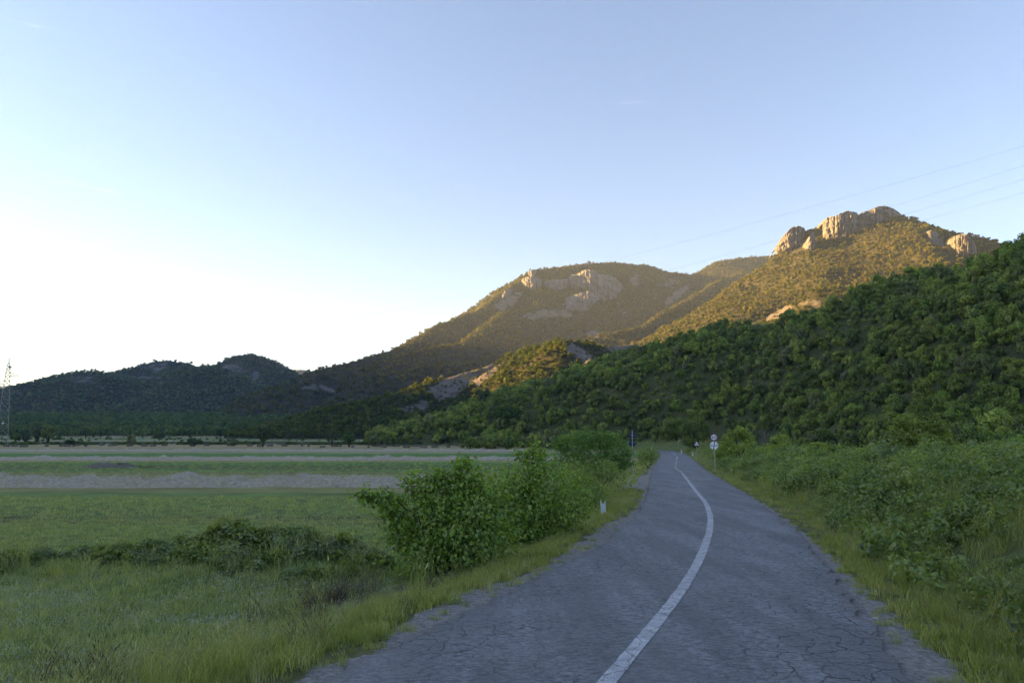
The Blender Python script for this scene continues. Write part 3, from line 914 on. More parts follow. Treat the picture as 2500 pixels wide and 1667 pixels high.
# ------------------------------------------------------------------ foliage meshes
def quads_at(P, N, size, asp, r, fold=0.0):
    """one rhombic leaf per point; N = unit normals"""
    n = len(P)
    a = r.normal(size=(n, 3)); a -= (a * N).sum(1, keepdims=True) * N; a /= np.linalg.norm(a, axis=1, keepdims=True)
    b = np.cross(N, a)
    s = np.asarray(size).reshape(-1, 1)
    v = np.stack([P - a * s, P + b * s * asp - N * s * fold, P + a * s, P - b * s * asp - N * s * fold], 1).reshape(-1, 3)
    return v, np.arange(n * 4).reshape(n, 4)


def clumpy(n, nclump, rad, rc, seed, up=.25, flat=1.0):
    """points on lumpy sub-clumps filling an ellipsoid of unit radius, with outward normals and a tint"""
    r = np.random.default_rng(seed)
    d = r.normal(size=(nclump, 3)); d[:, 2] = d[:, 2] * flat + up; d /= np.linalg.norm(d, axis=1, keepdims=True)
    C = d * (r.uniform(.45, 1, (nclump, 1)) ** .6) * (1 - rc * .6)
    k = r.integers(0, nclump, n)
    q = r.normal(size=(n, 3)); q /= np.linalg.norm(q, axis=1, keepdims=True)
    rr = rc * (.6 + .6 * r.random(nclump))[k][:, None]
    P = C[k] + q * rr * (r.random((n, 1)) ** .35)
    N = q * .8 + C[k] * .5 + r.normal(size=(n, 3)) * .45 + np.array([0, 0, .35])
    N /= np.linalg.norm(N, axis=1, keepdims=True)
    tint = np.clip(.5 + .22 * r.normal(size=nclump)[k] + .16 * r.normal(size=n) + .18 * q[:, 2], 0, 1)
    return P * np.asarray(rad), N, tint, r


def crown_mesh(name, n, nclump, rad, rc, leaf, mat, seed, zc=0.0, up=.25):
    P, N, t, r = clumpy(n, nclump, rad, rc, seed, up)
    v, f = quads_at(P + np.array([0, 0, zc]), N, leaf * r.uniform(.6, 1.3, n), r.uniform(.5, .8, (n, 1)), r, .15)
    return mesh_np(name, v, f, mat, False, {'tint': np.repeat(t, 4)})


def grass_mesh(name, nb, rad, h0, h1, w, mat, seed, bend=.35, head=None, headn=0.0, headsz=.02):
    r = np.random.default_rng(seed)
    ang = r.uniform(0, 2 * np.pi, nb); rr = rad * np.sqrt(r.random(nb))
    B = np.stack([rr * np.cos(ang), rr * np.sin(ang), np.zeros(nb)], 1)
    H = r.uniform(h0, h1, nb)
    az = r.uniform(0, 2 * np.pi, nb); le = bend * r.uniform(.15, 1, nb) * H
    L = np.stack([np.cos(az) * le, np.sin(az) * le, np.zeros(nb)], 1)
    wd = r.uniform(0, np.pi, nb); W = np.stack([np.cos(wd), np.sin(wd), 0 * wd], 1) * w
    z = np.stack([0 * H, 0 * H, H], 1)
    m1 = B + L * .28 + z * .55; tip = B + L + z * .98
    v = np.stack([B - W, B + W, m1 + W * .8, m1 - W * .8, tip + W * .15, tip - W * .15], 1).reshape(-1, 3)
    f = []
    i6 = np.arange(nb)[:, None] * 6
    f = np.concatenate([i6 + np.array([[0, 1, 2, 3]]), i6 + np.array([[3, 2, 4, 5]])])
    t = np.repeat(np.clip(r.normal(.5, .22, nb), 0, 1), 6)
    mi = np.zeros(len(f), int); mats = [mat]
    if head is not None:
        k = np.nonzero(r.random(nb) < headn)[0]
        if len(k):
            N = r.normal(size=(len(k), 3)); N[:, 2] *= .3; N /= np.linalg.norm(N, axis=1, keepdims=True)
            hv = []
            for j, q in enumerate(k):
                ax = L[q] / max(np.linalg.norm(L[q]), 1e-6) * .5 + np.array([0, 0, .85])
                sd = np.cross(ax, N[j]); sd /= max(np.linalg.norm(sd), 1e-6)
                s = headsz * r.uniform(.7, 1.4)
                hv += [tip[q] - ax * s * .4, tip[q] + sd * s * .3 + ax * s, tip[q] + ax * s * 3.0, tip[q] - sd * s * .3 + ax * s]
            n0 = len(v)
            v = np.concatenate([v, np.array(hv)])
            f = np.concatenate([f, n0 + np.arange(len(hv)).reshape(-1, 4)])
            t = np.concatenate([t, np.repeat(r.random(len(k)), 4)])
            mi = np.concatenate([mi, np.ones(len(k), int)]); mats = [mat, head]
    return mesh_np(name, v, f, mats, False, {'tint': t}, mi)


def flower_mesh(name, nf, rad, h0, h1, sz, seed):
    g = grass_mesh('tmp', 26, rad, .05, .13, .006, MG_field, seed)
    r = np.random.default_rng(seed + 5)
    n0 = len(g.vertices); v = np.empty(n0 * 3, np.float32); g.vertices.foreach_get('co', v); v = v.reshape(-1, 3)
    f = np.array([p.vertices[:] for p in g.polygons])
    t = np.empty(n0, np.float32); g.attributes['tint'].data.foreach_get('value', t)
    ang = r.uniform(0, 2 * np.pi, nf); rr = rad * np.sqrt(r.random(nf))
    P = np.stack([rr * np.cos(ang), rr * np.sin(ang), r.uniform(h0, h1, nf)], 1)
    N = r.normal(size=(nf, 3)) * .5 + np.array([0, -.3, 1]); N /= np.linalg.norm(N, axis=1, keepdims=True)
    fv, ff = quads_at(P, N, sz * r.uniform(.6, 1.2, nf), .9, r)
    me = mesh_np(name, np.concatenate([v, fv]), np.concatenate([f, n0 + ff]), [MG_field, M_petal], False, {'tint': np.concatenate([t, np.full(nf * 4, .5)])},
                 np.concatenate([np.zeros(len(f), int), np.ones(nf, int)]))
    bpy.data.meshes.remove(g)
    return me


# ------------------------------------------------------------------ scattering of uncountable growth
def scatter(name, P, rot, scl, pick, meshes, label, cat, mats=None):
    col = bpy.data.collections.new(name + '_kinds')
    for i, me in enumerate(meshes):
        col.objects.link(bpy.data.objects.new('%s_kind_%s' % (name, 'abcdefghijklmnop'[i]), me))
    n = len(P)
    me = bpy.data.meshes.new(name)
    me.vertices.add(n); me.vertices.foreach_set('co', np.asarray(P, np.float32).ravel())
    a = me.attributes.new('turn', 'FLOAT_VECTOR', 'POINT'); a.data.foreach_set('vector', np.asarray(rot, np.float32).ravel())
    scl = np.asarray(scl, np.float32)
    if scl.ndim == 1: scl = np.repeat(scl[:, None], 3, 1)
    a = me.attributes.new('size', 'FLOAT_VECTOR', 'POINT'); a.data.foreach_set('vector', scl.ravel())
    a = me.attributes.new('pick', 'INT', 'POINT'); a.data.foreach_set('value', np.asarray(pick, np.int32))
    o = link(bpy.data.objects.new(name, me))
    ng = bpy.data.node_groups.new(name + '_scatter', 'GeometryNodeTree')
    ng.interface.new_socket('Geometry', in_out='INPUT', socket_type='NodeSocketGeometry')
    ng.interface.new_socket('Geometry', in_out='OUTPUT', socket_type='NodeSocketGeometry')
    gi = ng.nodes.new('NodeGroupInput'); go = ng.nodes.new('NodeGroupOutput')
    iop = ng.nodes.new('GeometryNodeInstanceOnPoints')
    ci = ng.nodes.new('GeometryNodeCollectionInfo'); ci.inputs['Collection'].default_value = col
    ci.inputs['Separate Children'].default_value = True; ci.inputs['Reset Children'].default_value = True

    def named(nm, ty):
        q = ng.nodes.new('GeometryNodeInputNamedAttribute'); q.data_type = ty; q.inputs['Name'].default_value = nm
        return [s for s in q.outputs if s.enabled and s.name == 'Attribute'][0]
    ng.links.new(gi.outputs[0], iop.inputs['Points']); ng.links.new(ci.outputs[0], iop.inputs['Instance'])
    iop.inputs['Pick Instance'].default_value = True
    ng.links.new(named('pick', 'INT'), iop.inputs['Instance Index'])
    er = ng.nodes.new('FunctionNodeEulerToRotation'); ng.links.new(named('turn', 'FLOAT_VECTOR'), er.inputs[0])
    ng.links.new(er.outputs[0], iop.inputs['Rotation'])
    ng.links.new(named('size', 'FLOAT_VECTOR'), iop.inputs['Scale'])
    ng.links.new(iop.outputs[0], go.inputs[0])
    md = o.modifiers.new('growth', 'NODES'); md.node_group = ng
    tag(o, label, cat, kind='stuff')
    return o


def jgrid(x0, x1, y0, y1, sp, r, jit=.9):
    X, Y = np.meshgrid(np.arange(x0, x1, sp), np.arange(y0, y1, sp))
    X = X + r.uniform(-.5, .5, X.shape) * sp * jit; Y = Y + r.uniform(-.5, .5, Y.shape) * sp * jit
    return X.ravel(), Y.ravel()


def in_view(x, y, z, mx=160, my=120):
    px, py, f = project(x, y, z)
    return (f > 1) & (px > -mx) & (px < 2500 + mx) & (py > -my) & (py < 1667 + my)


def rots(n, r, tilt=.12):
    return np.stack([r.normal(0, tilt, n), r.normal(0, tilt, n), r.uniform(0, 2 * np.pi, n)], 1)


def hill_top(x, y):
    z = np.full(x.shape, -1e3)
    for hl in HILLS:
        ins = (x > hl.x[0]) & (x < hl.x[-1]) & (y > hl.y[0]) & (y < hl.y[-1])
        z = np.where(ins, np.maximum(z, hl.z(x, y)), z)
    return z


# ---- mountains and far hills: scrub as far-off mass
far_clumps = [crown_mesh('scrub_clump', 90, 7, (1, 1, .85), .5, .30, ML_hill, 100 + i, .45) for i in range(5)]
left_clumps = [crown_mesh('scrub_clump', 90, 7, (1, 1, .85), .5, .30, ML_hazed, 110 + i, .45) for i in range(5)]
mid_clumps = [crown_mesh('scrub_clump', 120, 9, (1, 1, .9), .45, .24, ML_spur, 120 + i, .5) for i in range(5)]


def hill_scrub(name, hl, sp, smin, smax_, meshes, label, seed, thin=.25, bare_keep=.4, big=.12):
    r = np.random.default_rng(seed)
    x, y = jgrid(hl.x[0], hl.x[-1], hl.y[0], hl.y[-1], sp, r)
    z = hl.z(x, y)
    keep = in_view(x, y, z, 120, 60)
    G = np.maximum(ground_z(x, y), -1)
    keep &= z > G + .4
    # another hill stands above it, or it faces away from the valley
    keep &= z > hill_top(x, y) - 1.0
    e = hl.step
    sx = (hl.z(x + e, y) - hl.z(x - e, y)) / (2 * e); sy = (hl.z(x, y + e) - hl.z(x, y - e)) / (2 * e)
    d = np.hypot(x, y)
    facing = (-sx * (-x) - sy * (-y) + (CAMH - z)) / d
    keep &= facing > -.16
    dens = .5 + .55 * fbm(x / 70., y / 70., 4)
    b = hl.bare(x, y)
    keep &= r.random(len(x)) < np.where(b > .35, bare_keep, np.clip(dens + .62, thin, 1))
    x, y, z = x[keep], y[keep], z[keep]; n = len(x)
    s = smin + (smax_ - smin) * r.random(n) ** 1.8
    s = np.where(b[keep] > .35, s * .55, s)
    s = np.where(r.random(n) < big, s * 1.5, s)
    return scatter(name, np.stack([x, y, z + .35 * s], 1), rots(n, r, .1), np.stack([s, s, s * r.uniform(.75, 1.15, n)], 1), r.integers(0, len(meshes), n), meshes, label, 'scrub'), n


cnt = {}
_, cnt['mid'] = hill_scrub('mountain_scrub', mid, 7.2, 1.8, 4.4, far_clumps, 'scrub and trees covering the middle mountain with the cliff band', 31)
_, cnt['peak'] = hill_scrub('mountain_scrub', peak, 6.4, 1.6, 3.8, far_clumps, 'golden sunlit scrub on the slope below the right peak', 32, .2)
_, cnt['left'] = hill_scrub('mountain_scrub', left_hills, 6.2, 1.6, 3.8, left_clumps, 'dark scrub covering the rounded hills at the left', 33)
_, cnt['spur'] = hill_scrub('mountain_scrub', spur, 4.0, 1.4, 2.9, mid_clumps, 'scrub on the low spur in front of the mountains', 34, .3, .4)
_, cnt['low'] = hill_scrub('mountain_scrub', lower_ridge, 4.4, 1.4, 2.9, mid_clumps, 'sunlit scrub on the low ridge under the right peak', 35, .3, .4)

# ---- scrub on the plain between the fields and the hills
plain_clumps = [crown_mesh('valley_bush', 150, 10, (1, 1, .95), .45, .22, ML_scrub, 140 + i, .6) for i in range(5)]
r = np.random.default_rng(41)
x, y = jgrid(-900, 420, 560, 1150, 6.0, r)
z = ground_z(x, y)
keep = in_view(x, y, z, 100, 60) & (hill_top(x, y) < z + 1.5)
keep &= (y > 590 + 25 * perlin(x / 60., 0 * x)) & (r.random(len(x)) < .55 + .6 * fbm(x / 60., y / 60., 3) + .35 * sstep(600, 760, y))
x, y, z = x[keep], y[keep], z[keep]; n = len(x); cnt['plain'] = n
s = 1.3 + 3.6 * r.random(n) ** 2.4
scatter('valley_scrub', np.stack([x, y, z - .2], 1), rots(n, r, .08), np.stack([s, s, s * r.uniform(.8, 1.25, n)], 1), r.integers(0, 5, n), plain_clumps,
        'dark green scrub wood between the fields and the hills', 'scrub')

# ---- the wood on the near hillside: nearest trees one by one, the rest as a mass
tree_kinds = []
for mat, nm in ((ML_dark, 'dark'), (ML_mid, 'mid'), (ML_olive, 'olive')):
    tree_kinds.append([crown_mesh('crown', 2000, 26, (1, 1, .95), .34, .085, mat, 200 + 10 * len(tree_kinds) + i, 1.05, .3) for i in range(4)])
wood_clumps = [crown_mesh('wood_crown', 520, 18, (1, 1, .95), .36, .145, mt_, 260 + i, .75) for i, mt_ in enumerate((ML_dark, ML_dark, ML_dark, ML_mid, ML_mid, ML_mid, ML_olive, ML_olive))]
r = np.random.default_rng(43)
x, y = jgrid(-60, 355, 44, 515, 3.05, r)
zh = near_hill.z(x, y); zg = ground_z(x, y)
z = np.maximum(zh, zg)
rr_ = (x - XR(y)) * .95
foot = (zh > zg + .2) | ((rr_ > 34 + 10 * perlin(y / 14., 0 * y)) & (y > 55) & (y < 235)) | ((y > 262) & (x > -20 + .3 * (y - 262)) & (x < 90) & (y < 330) & (r.random(len(x)) < .7))
keep = foot & in_view(x, y, z, 90, 60) & (r.random(len(x)) < np.where(near_hill.bare(x, y) > .35, .25, .96))
keep &= ~((zh < zg + 4.0) & (r.random(len(x)) < .25))
e = 3.0
sx = (near_hill.z(x + e, y) - near_hill.z(x - e, y)) / (2 * e); sy = (near_hill.z(x, y + e) - near_hill.z(x, y - e)) / (2 * e)
facing = (sx * x + sy * y + (CAMH - z)) / np.hypot(x, y)
keep &= (facing > -.22) | (zh < zg + .2)
x, y, z = x[keep], y[keep], z[keep]
hs = 1.15 + 1.65 * r.random(len(x)) ** 2.0
hs *= np.clip(1 + .28 * fbm(x / 25., y / 25., 2), .7, 1.35)
kind = np.digitize(.5 + .42 * fbm(x / 30. + 9, y / 30., 3) + .22 * r.normal(size=len(x)), [.52, .86])
od = np.argsort(np.hypot(x, y) / hs)
x, y, z, hs, kind = x[od], y[od], z[od], hs[od], kind[od]
# walk from near to far; a tree shows if its top rises over what stands before it
skyl = np.full(400, -1e9); solo = np.zeros(len(x), bool)
tpx, tpy, tf = project(x, y, z + hs * 2.0)
for i in np.argsort(np.hypot(x, y)):
    w_ = FPX * hs[i] / tf[i]
    a = int(np.clip((tpx[i] - w_ * .7 + 150) / 7, 0, 399)); b = int(np.clip((tpx[i] + w_ * .7 + 150) / 7, 0, 399)) + 1
    up_ = -tpy[i]
    vis = np.mean(np.clip(up_ - skyl[a:b], 0, 30)) > 6
    inside = -20 < tpx[i] < 2520
    if vis and inside: solo[i] = True
    skyl[a:b] = np.maximum(skyl[a:b], up_ - w_ * .35)
first = np.nonzero(solo)[0][:300]
solo[:] = False; solo[first] = True
trunkb = MB()
trunkb.tube([(0, 0, -.3), (.03, .02, .45), (-.02, .05, .95)], [.085, .065, .03], 6)
for k_ in range(4):
    a_ = k_ * 1.7
    trunkb.tube([(.02, .02, .45 + .08 * k_), (.3 * math.cos(a_), .3 * math.sin(a_), .8 + .1 * k_), (.55 * math.cos(a_), .55 * math.sin(a_), 1.15 + .12 * k_)], [.035, .025, .01], 5)
trunk_me = trunkb.mesh('trunk', M_bark)
WL = ['dark green rounded tree in the dense shaded wood on the right hillside', 'mid green broadleaf tree in the dense shaded wood on the right hillside', 'dull olive grey tree in the dense shaded wood on the right hillside']
for i in first:
    k_ = int(kind[i])
    t = empty('hillside_tree', (x[i], y[i], z[i] - .15), WL[k_], 'tree', 'trees of the wood on the right hillside', random.uniform(0, 6.28))
    s = hs[i]; t.scale = (s, s * random.uniform(.85, 1.15), s * random.uniform(.8, 1.5))
    child('trunk', trunk_me, t); child('crown', tree_kinds[k_][random.randrange(4)], t)
rest = ~solo
x, y, z, hs, kind = x[rest], y[rest], z[rest], hs[rest], kind[rest]; n = len(x); cnt['wood'] = n
pk = np.where(kind == 0, r.integers(0, 3, n), np.where(kind == 1, r.integers(3, 6, n), r.integers(6, 8, n)))
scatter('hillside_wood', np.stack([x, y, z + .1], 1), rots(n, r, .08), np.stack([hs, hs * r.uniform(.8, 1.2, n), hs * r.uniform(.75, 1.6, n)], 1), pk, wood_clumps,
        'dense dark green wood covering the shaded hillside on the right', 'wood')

# ------------------------------------------------------------------ hay: windrows and bales on the cut strips
def windrow(name, px0, px1, yc, hgt, wid, label, seed, dens, tilt=0.0, yoff=0.0):
    """a long low heap of raked hay lying across the field"""
    yb = yimg(yc) + yoff
    x0 = (px0 - 1250) / FPX * yb; x1 = (px1 - 1250) / FPX * yb
    step = max(.16, wid * .13)
    xs = np.arange(x0, x1, step); M = 11
    V = []
    for x in xs:
        c = yb + tilt * x + .35 * wid * float(perlin(x / (wid * 4), seed)) 
        hh = hgt *  (.74 + .42 * float(fbm(x / (wid * 1.1), seed + 3., 4)))
        ww = wid * (1 + .25 * float(perlin(x / (wid * 2.2), seed + 7.)))
        for k in range(M):
            t = k / (M - 1) * 2 - 1
            bump = hh * (1 - t * t) ** .8 * (1 + .35 * float(perlin(x / (wid * .35), t * 2.3 + seed)))
            V.append((x + .1 * wid * float(perlin(x / .5, t * 3)), c + t * ww / 2, float(ground_z(x, c + t * ww / 2)) - .03 + bump))
    n = len(xs); ii = np.arange(n * M).reshape(n, M)
    q = np.stack([ii[:-1, :-1], ii[1:, :-1], ii[1:, 1:], ii[:-1, 1:]], -1).reshape(-1, 4)
    V = np.array(V)
    o = link(bpy.data.objects.new(name, mesh_np(name, V, q, M_hay, False)))
    tag(o, label, 'hay', 'raked rows of hay on the field', 'stuff')
    # loose straw over the heap
    r = np.random.default_rng(seed)
    nn = int((x1 - x0) * wid * dens)
    f = q[r.integers(0, len(q), nn)]
    w = r.dirichlet((1, 1, 1, 1), nn)
    P = (V[f] * w[:, :, None]).sum(1)
    scatter('loose_straw', P, rots(nn, r, .5), (wid * .11) * r.uniform(.6, 1.6, nn), r.integers(0, 3, nn), straw_meshes, 'loose straw bristling from ' + label, 'straw')
    return o


m, nt, out = newmat('dry_hay'); h = NT(nt)
p = h.pos()
c = h.mix(h.ramp(h.noise(h.scaled(p, .8, 1, 3), 5, 6, .75), [(.3, 0), (.7, 1)]), (.20, .175, .13), (.52, .465, .36))
h.bsdf(out, c, .95, h.bump(h.noise(p, 12, 5, .8), .9, .08), .1)
M_hay = m
straw_meshes = [grass_mesh('straw_wisp', 12, .5, .35, 1.0, .022, M_straw, 300 + i, 1.6) for i in range(3)]
windrow('hay_row', -60, 1150, 1183, .78, 2.6, 'grey raked hay row nearest to the road, back ridge of the double row', 3, 3.2, .02, 2.2)
windrow('hay_row', -60, 1130, 1183, .74, 2.6, 'grey raked hay row nearest to the road, front ridge of the double row', 4, 3.2, .02, -2.0)
windrow('hay_row', -60, 1400, 1123, .85, 3.2, 'pinkish grey hay row between the two bright green strips', 5, .9, .01, 0)
windrow('hay_row', -60, 1330, 1101, .8, 3.6, 'pale thin hay row just in front of the straw bales', 6, .35, .01, 0)

bale_b = MB()
rr = random.Random(5)
vs = []
NX, NS = 6, 12
for i in range(NX + 1):
    u = i / NX * 2 - 1
    sh = 1 - .16 * abs(u) ** 6
    for k in range(NS):
        w = 2 * math.pi * k / NS
        cx_, cz_ = math.cos(w), math.sin(w)
        sq = 1 / max(abs(cx_), abs(cz_)) ** .8
        twine = .95 if i in (2, 4) else 1.0
        vs.append((u * .75, cx_ * sq * .34 * sh * twine + rr.uniform(-.015, .015), cz_ * sq * .30 * sh * twine + .28 + rr.uniform(-.015, .015)))
fs = [(i * NS + k, (i + 1) * NS + k, (i + 1) * NS + (k + 1) % NS, i * NS + (k + 1) % NS) for i in range(NX) for k in range(NS)]
bale_b.add(vs, fs); bale_b.add([vs[k] for k in range(NS)], [tuple(range(NS))]); bale_b.add([vs[NX * NS + k] for k in range(NS)], [tuple(range(NS - 1, -1, -1))])
M_bale = plain('straw_bale', (.13, .12, .09), .95, .35, 9)
bale_me = bale_b.mesh('straw_bale', M_bale)
bale_px = [(28, 1092), (48, 1092), (70, 1093), (125, 1092), (160, 1092), (175, 1092), (190, 1092), (198, 1090), (219, 1092), (258, 1089), (280, 1090), (290, 1090), (326, 1091), (361, 1091), (382, 1091), (410, 1090), (478, 1091), (512, 1090),
           (568, 1090), (616, 1091), (640, 1092), (665, 1091), (612 + 36, 1089), (700, 1091), (758, 1092), (792, 1094), (742, 1091), (824, 1092), (836, 1092), (865, 1094), (903, 1095), (919, 1092), (931, 1092), (940, 1093), (942, 1095), (956, 1091), (969, 1092), (974, 1092), (995, 1095),
           (1012, 1092), (1023, 1092), (1037, 1095), (1058, 1089), (1063, 1094), (1096, 1094), (1087, 1090), (1118, 1090), (1124, 1091), (1142, 1094)]
for i, (a, b) in enumerate(bale_px):
    y = yimg(b - 2.0, a); x = (a - 1250) / FPX * y
    o = link(bpy.data.objects.new('straw_bale', bale_me)); o.location = (x, y, float(ground_z(x, y)) - .02)
    s = random.uniform(1.25, 1.7); o.scale = (s * random.choice((1, 1, 1.15)), s, s * .9); o.rotation_euler = (0, 0, random.uniform(-.5, .5) + random.choice((0, 0, 1.57)))
    tag(o, 'small weathered straw bale lying on the pale stubble strip', 'bale', 'straw bales scattered on the far stubble')

# ------------------------------------------------------------------ trees and bushes standing in the fields
field_crowns = {}
for nm, mat in (('dark', ML_backlit), ('mid', ML_scrub), ('olive', ML_olive), ('scrub', ML_backlit)):
    field_crowns[nm] = [crown_mesh('crown', 1100, 22, (1, 1, 1), .36, .115, mat, 400 + 7 * len(field_crowns) + i, 0, .2) for i in range(3)]
stem_b = MB()
for k_ in range(5):
    a_ = k_ * 1.26 + .3
    stem_b.tube([(.05 * math.cos(a_), .05 * math.sin(a_), -.2), (.16 * math.cos(a_), .16 * math.sin(a_), .5), (.42 * math.cos(a_), .42 * math.sin(a_), 1.0), (.55 * math.cos(a_), .55 * math.sin(a_), 1.5)], [.05, .04, .025, .01], 5)
stem_me = stem_b.mesh('stem', M_bark)


field_crowns['side_dark'] = [crown_mesh('crown', 5200, 44, (1, 1, 1), .30, .042, ML_dark, 450 + i, 0, .25) for i in range(2)]
field_crowns['side_mid'] = [crown_mesh('crown', 5200, 40, (1, 1, 1), .30, .042, ML_mid, 455 + i, 0, .25) for i in range(3)]
field_crowns['side_olive'] = [crown_mesh('crown', 5200, 40, (1, 1, 1), .28, .038, ML_olive, 460 + i, 0, .25) for i in range(1)]


def plant(name, px, base, hpx, wpx, look, label, cat, group=None, y=None, trunk=.3, rz=None):
    """px/base/hpx/wpx: where it stands and how large it shows in the photograph"""
    y = y or yimg(base, px); x = (px - 1250) / FPX * y
    z = float(ground_z(x, y)); hl = float(hill_top(np.array([x]), np.array([y]))[0]); z = max(z, hl)
    hm = hpx * y / FPX * (1.3 if name.startswith('field') else 1.0); wm = wpx * y / FPX * (1.12 if name.startswith('field') else 1.0)
    t = empty(name, (x, y, z - .1), label, cat, group)
    ch = hm * (1 - trunk) / 2
    st = child('stem' if trunk < .15 else 'trunk', stem_me if trunk < .15 else trunk_me, t)
    k = hm * .55; st.scale = (k * .9, k * .9, k)
    cr = child('crown', random.choice(field_crowns[look]), t)
    cr.scale = (wm / 2 * 1.08, wm / 2 * 1.08, ch * 1.1); cr.location = (0, 0, hm - ch + .1); cr.rotation_euler = (0, 0, random.uniform(0, 6))
    return t


FT = [
    (49, 1080, 17, 26, 'mid', 'low round bush just right of the pylon base', 'bush', .0), (74, 1079, 16, 19, 'dark', 'small dark bush second to the right of the pylon', 'bush', .0),
    (100, 1080, 38, 31, 'dark', 'dark full tree on the left of the close pair near the pylon', 'tree', .12), (127, 1080, 34, 34, 'olive', 'lighter green tree on the right of the close pair near the pylon', 'tree', .12),
    (153, 1074, 10, 10, 'mid', 'tiny bush right of the pair of trees near the pylon', 'bush', .0), (217, 1072, 22, 20, 'dark', 'round dark tree with a narrow foot far out in the left field', 'tree', .25),
    (253, 1071, 18, 17, 'dark', 'small round tree second in the left field far behind the bales', 'tree', .25), (181, 1089, 13, 26, 'dark', 'low dark shrub on the weedy strip at the left', 'shrub', .0),
    (330, 1088, 22, 20, 'olive', 'pale loose shrub on the weedy strip behind the bales', 'shrub', .0), (396, 1071, 10, 30, 'scrub', 'flat dark bush pair at the far edge of the meadow', 'bush', .0),
    (543, 1078, 24, 24, 'scrub', 'small sparse tree with a bare trunk in the far meadow', 'tree', .45), (647, 1091, 46, 38, 'dark', 'tall dark tree standing alone on the weedy strip', 'tree', .18),
    (480, 1089, 15, 36, 'scrub', 'wide low dark bush left of the tall lone tree', 'bush', .0), (577, 1089, 14, 26, 'olive', 'pale tangled bush at the left foot of the tall lone tree', 'bush', .0),
    (741, 1072, 22, 24, 'mid', 'flat crowned small tree in the far meadow', 'tree', .4), (814, 1090, 34, 27, 'dark', 'dark tree with a narrow foot right of the tall lone tree', 'tree', .2),
    (856, 1091, 30, 36, 'mid', 'broad round bush beside the narrow footed dark tree', 'bush', .0), (918, 1090, 22, 26, 'olive', 'yellowish upright bush in the middle of the weedy strip', 'bush', .05),
    (948, 1090, 20, 13, 'mid', 'slim upright sapling, left one of two', 'sapling', .1), (963, 1090, 17, 11, 'mid', 'slim upright sapling, right one of two', 'sapling', .1),
    (1100, 1075, 36, 48, 'dark', 'big dark tree at the edge of the wood behind the bales', 'tree', .1), (1180, 1082, 40, 38, 'dark', 'round dark tree where the wood meets the field corner', 'tree', .1),
    (1020, 1089, 10, 24, 'scrub', 'low dark bush near the right end of the weedy strip', 'bush', .0), (1084, 1087, 16, 30, 'scrub', 'dark mound shaped bush at the right end of the weedy strip', 'bush', .0),
    (605, 1067, 18, 22, 'scrub', 'round dark bush in front of the valley scrub', 'bush', .0), (1002, 1072, 22, 30, 'mid', 'bright green bush at the edge of the wood', 'bush', .0),
    (1050, 1071, 28, 30, 'olive', 'grey green tree at the edge of the wood left of the big dark tree', 'tree', .1), (1235, 1086, 36, 60, 'mid', 'wide light green tree at the field corner near the hedge', 'tree', .05),
]
for a in FT:
    plant('field_' + a[6], a[0], a[1], a[2], a[3], a[4], a[5], a[6], 'trees and bushes standing in the fields', None, a[7])

# weeds along the strip behind the bales and scattered in the far meadow
r = np.random.default_rng(51)
yw = yimg(1086)
n = 1500
x = r.uniform(-330, 10, n); y = yw + 4 + np.abs(r.normal(0, 7, n)) + .05 * x * 0
k = (perlin(x / 14., 0 * x) > -.35); x, y = x[k], y[k]; n = len(x)
s = .35 + .75 * r.random(n) ** 2
scatter('field_weeds', np.stack([x, y, ground_z(x, y)], 1), rots(n, r), np.stack([s * 1.3, s * 1.3, s], 1), r.integers(0, 5, n), plain_clumps, 'dark weeds growing along the strip behind the bales', 'weeds')
n = 700
x = r.uniform(-420, 60, n); y = r.uniform(yimg(1078), 590, n)
s = .3 + .7 * r.random(n) ** 3
scatter('field_weeds', np.stack([x, y, ground_z(x, y)], 1), rots(n, r), np.stack([s * 1.3, s * 1.3, s], 1), r.integers(0, 5, n), plain_clumps, 'scattered low weeds in the far meadow', 'weeds')

# brown heap overgrown on its right, in the middle green strip
yh = yimg(1141, 285); xh = (285 - 1250) / FPX * yh; zh_ = float(ground_z(xh, yh))
V = []; NXh, NYh = 34, 12
for j in range(NYh):
    for i in range(NXh):
        u = i / (NXh - 1) * 2 - 1; v = j / (NYh - 1) * 2 - 1
        b = max(0, 1 - u * u) * max(0, 1 - v * v)
        b = b ** .8 * (1 + .35 * float(fbm(u * 3, v * 2 + 4, 3)))
        xx_, yy_ = xh + u * 3.6, yh + v * 1.6
        V.append((xx_, yy_, float(ground_z(xx_, yy_)) - .03 + .62 * b))
ii = np.arange(NXh * NYh).reshape(NYh, NXh)
q = np.stack([ii[:-1, :-1], ii[:-1, 1:], ii[1:, 1:], ii[1:, :-1]], -1).reshape(-1, 4)
o = link(bpy.data.objects.new('hay_heap', mesh_np('hay_heap', V, q, plain('old_hay', (.12, .11, .085), .95, .4, 3), True)))
tag(o, 'low grey brown heap of old hay in the green strip', 'heap')
n = 46
u = r.uniform(.25, 1.5, n) ** 1.0; v = r.uniform(-.6, .5, n)
scatter('heap_weeds', np.stack([xh + u * 3.6, yh + v * 1.6, ground_z(xh + u * 3.6, yh + v * 1.6) + .25 * np.clip(1 - u, 0, 1)], 1), rots(n, r), (.14 + .16 * r.random(n)) * np.clip(1.5 - u, .4, 1), r.integers(0, 5, n), plain_clumps, 'dark weeds at the right end of the hay heap', 'weeds')

